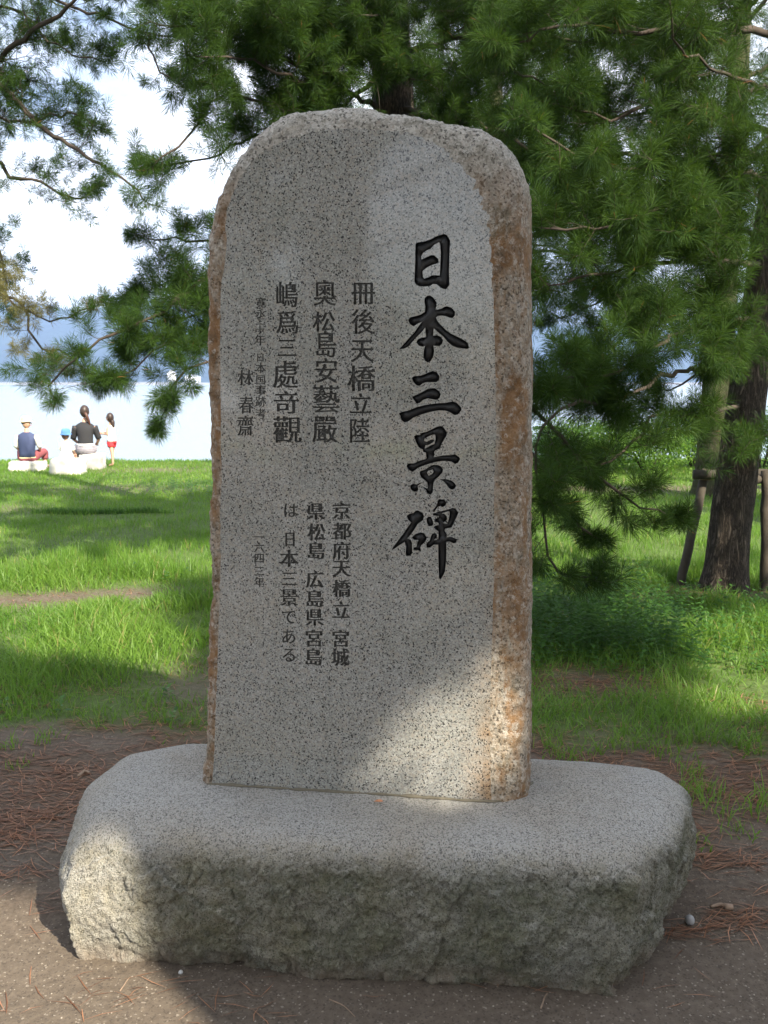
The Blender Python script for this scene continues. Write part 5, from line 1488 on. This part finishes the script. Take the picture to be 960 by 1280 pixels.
def loft(e, w, s, name, rings, mat, k=20):
    """rings: (centre, rx, ry) up the trunk of the figure"""
    V = []; F = []
    for c, rx, ry in rings:
        for j in range(k):
            t = 2 * pi * j / k; f = 1 + 0.03 * sin(5 * t + c[2] * 30)
            V.append(w((c[0] + rx * cos(t) * f, c[1] + ry * sin(t) * f, c[2])))
    m = len(rings)
    for i in range(m - 1):
        for j in range(k): F.append((i * k + j, i * k + (j + 1) % k, (i + 1) * k + (j + 1) % k, (i + 1) * k + j))
    c0 = len(V); V += [w(rings[0][0]), w(rings[-1][0])]
    F3 = [(c0, (j + 1) % k, j) for j in range(k)] + [(c0 + 1, (m - 1) * k + j, (m - 1) * k + (j + 1) % k) for j in range(k)]
    return link(name, mesh_np(name, V, [np.array(F), np.array(F3)]), mat, e, smooth=True)
def limb_cover(e, w, s, J, name, keys, grow, mat, r=None):
    tb = Tubes(); P = [Vector(w(J[q][0])) for q in keys]
    R = [(J[q][1] + grow) * s for q in keys] if r is None else [x * s for x in r]
    P2 = []; R2 = []
    for i in range(len(P) - 1):
        for q in range(5): P2.append(P[i].lerp(P[i + 1], q / 5)); R2.append(R[i] + (R[i + 1] - R[i]) * q / 5)
    P2.append(P[-1]); R2.append(R[-1])
    P3 = [P2[0]] + [(P2[i - 1] + P2[i] * 2 + P2[i + 1]) / 4 for i in range(1, len(P2) - 1)] + [P2[-1]]
    tb.add(P3, R2, 12, 0.05); return tb.build(name, mat, e)
def body(e, nodes, J, E):
    k = list(J); return skin('body', nodes(k), [(k.index(a), k.index(b)) for a, b in E], skin_m, e)

# man in a straw hat, dark vest, on the left seat
J, E = sit_pose(0.16, 0.24, 0.02, -0.18)
e, w, nodes = figure((s1.x - 0.0, s1.y, s1.z), 0.86, radians(8), J, 'man in a straw hat and dark blue vest seated with his back turned, far left')
body(e, nodes, J, E)
ws = cl('white_shirt', (.78, .77, .74))
for n in 'LR': limb_cover(e, w, .86, J, 'sleeve', ['shoulder' + n, 'elbow' + n], .014, ws)
loft(e, w, .86, 'vest', [((0, .0, .07), .150, .135), ((0, .005, .16), .155, .135), ((0, .012, .28), .158, .13), ((0, .02, .40), .178, .135), ((0, .02, .48), .185, .115), ((0, .02, .535), .15, .09), ((0, .025, .58), .07, .06)], cl('navy_vest', (.045, .060, .13)))
loft(e, w, .86, 'belt', [((0, 0, .035), .160, .145), ((0, 0, .075), .156, .142)], cl('cream_cloth', (.75, .62, .34)))
mt = cl('maroon_trousers', (.22, .060, .070)); loft(e, w, .86, 'trousers', [((0, .02, -.02), .13, .12), ((0, .01, .02), .17, .155), ((0, 0, .06), .163, .148)], mt)
for n in 'LR': limb_cover(e, w, .86, J, 'trouser_leg', ['hip' + n, 'knee' + n, 'calf' + n], .018, mt)
at = head(w, .86, (0, .05, .76), radians(-75), e)
ball('hair', at((0, -.012, .022)), .084 * .86, .096 * .86, .108 * .86, hair_m, e, 12, lambda d: 1.0 if d.z > -0.35 else 0.8)
def hat(e, at, s, mat, R=.17, crown=.095, h=.085, z=.055, droop=.02):
    V = []; F = []; n = 28
    prof = [(R, -droop), (R * .78, -droop * .2), (crown * 1.05, 0), (crown, h * .55), (crown * .82, h * .92), (crown * .4, h * 1.05), (.001, h * 1.06), (.001, h), (crown * .75, h * .8), (crown * .93, 0.004), (R * .78, -droop * .2 - .006), (R * .985, -droop - .006)]
    for r, zz in prof:
        for j in range(n):
            t = 2 * pi * j / n; V.append(at((r * cos(t), r * sin(t) * 1.08, z + zz + .006 * sin(3 * t) * (r > .12))))
    m = len(prof)
    for i in range(m):
        for j in range(n):
            i2 = (i + 1) % m; F.append((i * n + j, i * n + (j + 1) % n, i2 * n + (j + 1) % n, i2 * n + j))
    return link('hat', mesh_np('hat', V, np.array(F)), mat, e, smooth=True)
hat(e, at, .86, cl('straw', (.72, .58, .34)), R=.125, crown=.092)

# woman in black on the grey stone
J, E = sit_pose(0.05, 0.12, 0.03, -0.27)
for k in list(J):
    p, r = J[k]
    if any(q in k for q in ('knee', 'calf', 'ankle', 'toe')): J[k] = ((p[0] - .14, p[1], p[2]), r)
e, w, nodes = figure((s3.x - 0.10, s3.y - 0.02, s3.z), 0.94, radians(10), J, 'woman in a black shirt with a long ponytail seated on the grey stone')
body(e, nodes, J, E)
bs = cl('black_shirt', (.022, .022, .026)); loft(e, w, .94, 'shirt', [((0, .0, .13), .150, .125), ((0, .01, .24), .138, .118), ((0, .02, .36), .150, .125), ((0, .028, .44), .168, .125), ((0, .03, .51), .180, .105), ((0, .03, .55), .14, .08), ((0, .035, .59), .066, .058)], bs)
for n in 'LR': limb_cover(e, w, .94, J, 'sleeve', ['shoulder' + n, 'elbow' + n], .016, bs)
pt = NT('patterned_cloth'); wv = pt.node('ShaderNodeTexWave', Scale=9.0, Distortion=3.0, Vector=pt.obj()); wv.bands_direction = 'Z'
pt.princ(pt.ramp(wv.outputs['Fac'], [(.2, (.12, .11, .15)), (.45, (.45, .40, .42)), (.6, (.60, .52, .42)), (.8, (.16, .17, .25))]), .85)
loft(e, w, .94, 'trousers', [((0, .03, -.02), .15, .13), ((0, .01, .03), .185, .165), ((0, 0, .09), .175, .155), ((0, 0, .17), .156, .135)], pt.m)
for n in 'LR': limb_cover(e, w, .94, J, 'trouser_leg', ['hip' + n, 'knee' + n, 'calf' + n], .024, pt.m)
loft(e, w, .94, 'waistband', [((0, 0, .135), .168, .145), ((0, 0, .185), .158, .137)], cl('pale_sash', (.55, .54, .56)))
at = head(w, .94, (0, .06, .775), radians(12), e)
ball('hair', at((0, -.016, .018)), .086 * .94, .100 * .94, .118 * .94, hair_m, e, 14, lambda d: 1 if d.y < 0.35 or d.z > .45 else .72)
nd = [(at((0, -.10, .0)), .030 * .94), (at((.03, -.13, -.07)), .032 * .94), (at((.06, -.12, -.16)), .03 * .94), (at((.085, -.10, -.26)), .012 * .94)]
skin('ponytail', nd, [(0, 1), (1, 2), (2, 3)], hair_b, e)

# small child in a blue hat
J, E = sit_pose(0.10, 0.13, 0.02, -0.2)
e, w, nodes = figure((s2.x - 0.02, s2.y, s2.z), 0.50, radians(-5), J, 'small child in a bright blue hat and white dress seated on the nearest white stone')
body(e, nodes, J, E)
wd = cl('white_dress', (.80, .78, .74)); loft(e, w, .5, 'dress', [((0, .04, -.03), .26, .26), ((0, .03, .06), .23, .22), ((0, .01, .24), .17, .145), ((0, .02, .42), .185, .14), ((0, .02, .52), .18, .11), ((0, .02, .57), .08, .07)], wd)
for n in 'LR': limb_cover(e, w, .5, J, 'sleeve', ['shoulder' + n, 'elbow' + n], .02, wd)
at = head(w, .50, (0, .05, .80), radians(-25), e, 1.35)
ball('hair', at((0, -.02, -.01)), .092 * .5 * 1.35, .102 * .5 * 1.35, .125 * .5 * 1.35, hair_b, e, 12, lambda d: 1 if d.y < 0.3 or d.z > .4 else .72)
hat(e, at, .5, cl('blue_hat', (.09, .22, .60)), R=.135, crown=.100, h=.10, z=.04, droop=.045)

# girl in white top and red shorts, standing, seen from the side
f = on_z(141, 583)
J = {'pelvis': ((0, 0, .80), .105), 'waist': ((0, .0, .93), .092), 'chest': ((0, .01, 1.10), .108), 'neckb': ((0, .01, 1.24), .05), 'neck': ((0, .02, 1.30), .044), 'skull': ((0, .03, 1.38), .05)}
E = [('pelvis', 'waist'), ('waist', 'chest'), ('chest', 'neckb'), ('neckb', 'neck'), ('neck', 'skull')]
for n, sx in (('L', -1), ('R', 1)):
    J['hip' + n] = ((.075 * sx, 0, .74), .085); J['knee' + n] = ((.085 * sx, .06 * sx, .42), .05); J['calf' + n] = ((.085 * sx, .06 * sx - .01, .30), .047); J['ankle' + n] = ((.085 * sx, .07 * sx, .07), .032); J['toe' + n] = ((.09 * sx, .07 * sx + .14, .03), .03)
    J['shoulder' + n] = ((.135 * sx, .01, 1.19), .04); J['elbow' + n] = ((.17 * sx, .03, .97), .032); J['wrist' + n] = ((.11 * sx, .20, .98), .024)
    E += [('pelvis', 'hip' + n), ('hip' + n, 'knee' + n), ('knee' + n, 'calf' + n), ('calf' + n, 'ankle' + n), ('ankle' + n, 'toe' + n), ('chest', 'shoulder' + n), ('shoulder' + n, 'elbow' + n), ('elbow' + n, 'wrist' + n)]
    E += [('wrist' + n, 'palm' + n)] + hand_nodes(J, n, (.09 * sx, .26, .99), (-.2 * sx, 1, .1), (-sx * .4, .1, 1))
SG = 0.61
e, w, nodes = figure((f.x, f.y, gz(f.x, f.y)), SG, radians(70), J, 'girl in a white top and red shorts standing side-on at the water edge')
body(e, nodes, J, E)
loft(e, w, SG, 'top', [((0, 0, .76), .165, .135), ((0, 0, .84), .150, .125), ((0, 0, .95), .130, .115), ((0, .01, 1.08), .142, .118), ((0, .01, 1.18), .148, .095), ((0, .01, 1.235), .09, .06)], cl('white_top', (.82, .82, .80)))
J['midL'] = ((.085, .05, .62), .085); J['midR'] = ((-.085, -.05, .62), .085)
J['midL'] = ((-.08, -.03, .60), .078); J['midR'] = ((.08, .03, .60), .078)
rs = cl('red_shorts', (.66, .035, .045)); loft(e, w, SG, 'shorts', [((0, 0, .70), .150, .135), ((0, 0, .78), .158, .132), ((0, 0, .86), .135, .115)], rs)
for n in 'LR': limb_cover(e, w, SG, J, 'shorts_leg', ['hip' + n, 'mid' + n], .02, rs)
at = head(w, SG, (0, .04, 1.46), 0.0, e, 1.22)
ball('hair', at((0, -.018, .012)), .088 * SG * 1.22, .102 * SG * 1.22, .120 * SG * 1.22, hair_m, e, 14, lambda d: 1 if d.y < 0.4 or d.z > .45 else .70)
skin('long_hair', [(at((0, -.07, -.03)), .062 * SG * 1.22), (at((0, -.085, -.13)), .058 * SG * 1.22), (at((0, -.10, -.25)), .03 * SG * 1.22)], [(0, 1), (1, 2)], hair_m, e)

# ------------------------------------------------------------------ shrubs behind the right-hand lawn
def shrub(px, y, wx, h, label, seed, name='shrub', pale=False):
    r = np.random.default_rng(seed); random.seed(seed)
    x = (px - 480) / FPX * y * 1.01; g = gz(x, y)
    e = empty(name, (x, y, g), label=label, cat='shrub', group='shrubs at the far side of the lawn')
    tb = Tubes()
    for k in range(9):
        a = k * 0.7; tip = Vector((x + wx * .6 * cos(a) * random.random(), y + .4 * sin(a), g + h * random.uniform(.6, .95)))
        tb.add([Vector((x + .05 * cos(a), y + .05 * sin(a), g - .05)), Vector((x + wx * .2 * cos(a), y + .15 * sin(a), g + h * .4)), tip], [.018, .012, .005], 5)
    tb.build('stem', M['twig'], e)
    n = 7000; C = r.normal(size=(60, 3)) * [wx * .42, .35, h * .22] + [x, y, g + h * .55]
    P = C[r.integers(0, 60, n)] + r.normal(size=(n, 3)) * .11; P[:, 2] = np.clip(P[:, 2], g + .02, g + h)
    D = r.normal(size=(n, 3)); D /= np.linalg.norm(D, axis=1, keepdims=True); S = np.cross(D, r.normal(size=(n, 3))); S /= np.linalg.norm(S, axis=1, keepdims=True)
    L = .05; V = np.stack([P, P + D * L * .5 + S * .014, P + D * L, P + D * L * .5 - S * .014], 1).reshape(-1, 3)
    me = mesh_np('crown', V, np.arange(4 * n).reshape(-1, 4)); point_attr(me, 'rnd', np.repeat(r.random(n) * .9, 4))
    c = link('crown', me, M['grass'] if pale else M['weed'], e); c['kind'] = 'stuff'
shrub(742, 15.8, 1.2, .9, 'bushy green shrub just right of the slab, at the far side of the lawn', 41, pale=True)
shrub(808, 15.2, 1.5, .85, 'wide pale green shrub beneath the gap of bright sky', 42, pale=True)
shrub(866, 16.0, 1.2, 1.0, 'green shrub behind the pale-trunked pine', 43)
shrub(948, 15.6, 1.4, 1.1, 'dark green shrub at the right edge of the lawn', 44)
shrub(690, 16.4, 1.0, .7, 'small shrub half hidden by the right side of the slab', 45)

# ------------------------------------------------------------------ air
def haze():
    x0, x1, y0, y1, z0, z1 = -6100, 6100, -60, 6100, -3.2, 330
    V = [(x, y, z) for z in (z0, z1) for y in (y0, y1) for x in (x0, x1)]
    o = link('haze', mesh_np('haze', V, np.array([(0, 2, 3, 1), (4, 5, 7, 6), (0, 1, 5, 4), (1, 3, 7, 5), (3, 2, 6, 7), (2, 0, 4, 6)])))
    m = bpy.data.materials.new('haze'); m.use_nodes = True; n = m.node_tree.nodes; n.clear()
    out = n.new('ShaderNodeOutputMaterial'); v = n.new('ShaderNodeVolumePrincipled')
    v.inputs['Color'].default_value = (0.45, 0.62, 1.0, 1); v.inputs['Density'].default_value = HAZE
    v.inputs['Anisotropy'].default_value = 0.2
    m.node_tree.links.new(v.outputs[0], out.inputs['Volume'])
    o.data.materials.append(m); o['kind'] = 'stuff'
HAZE = 0.00025
haze()
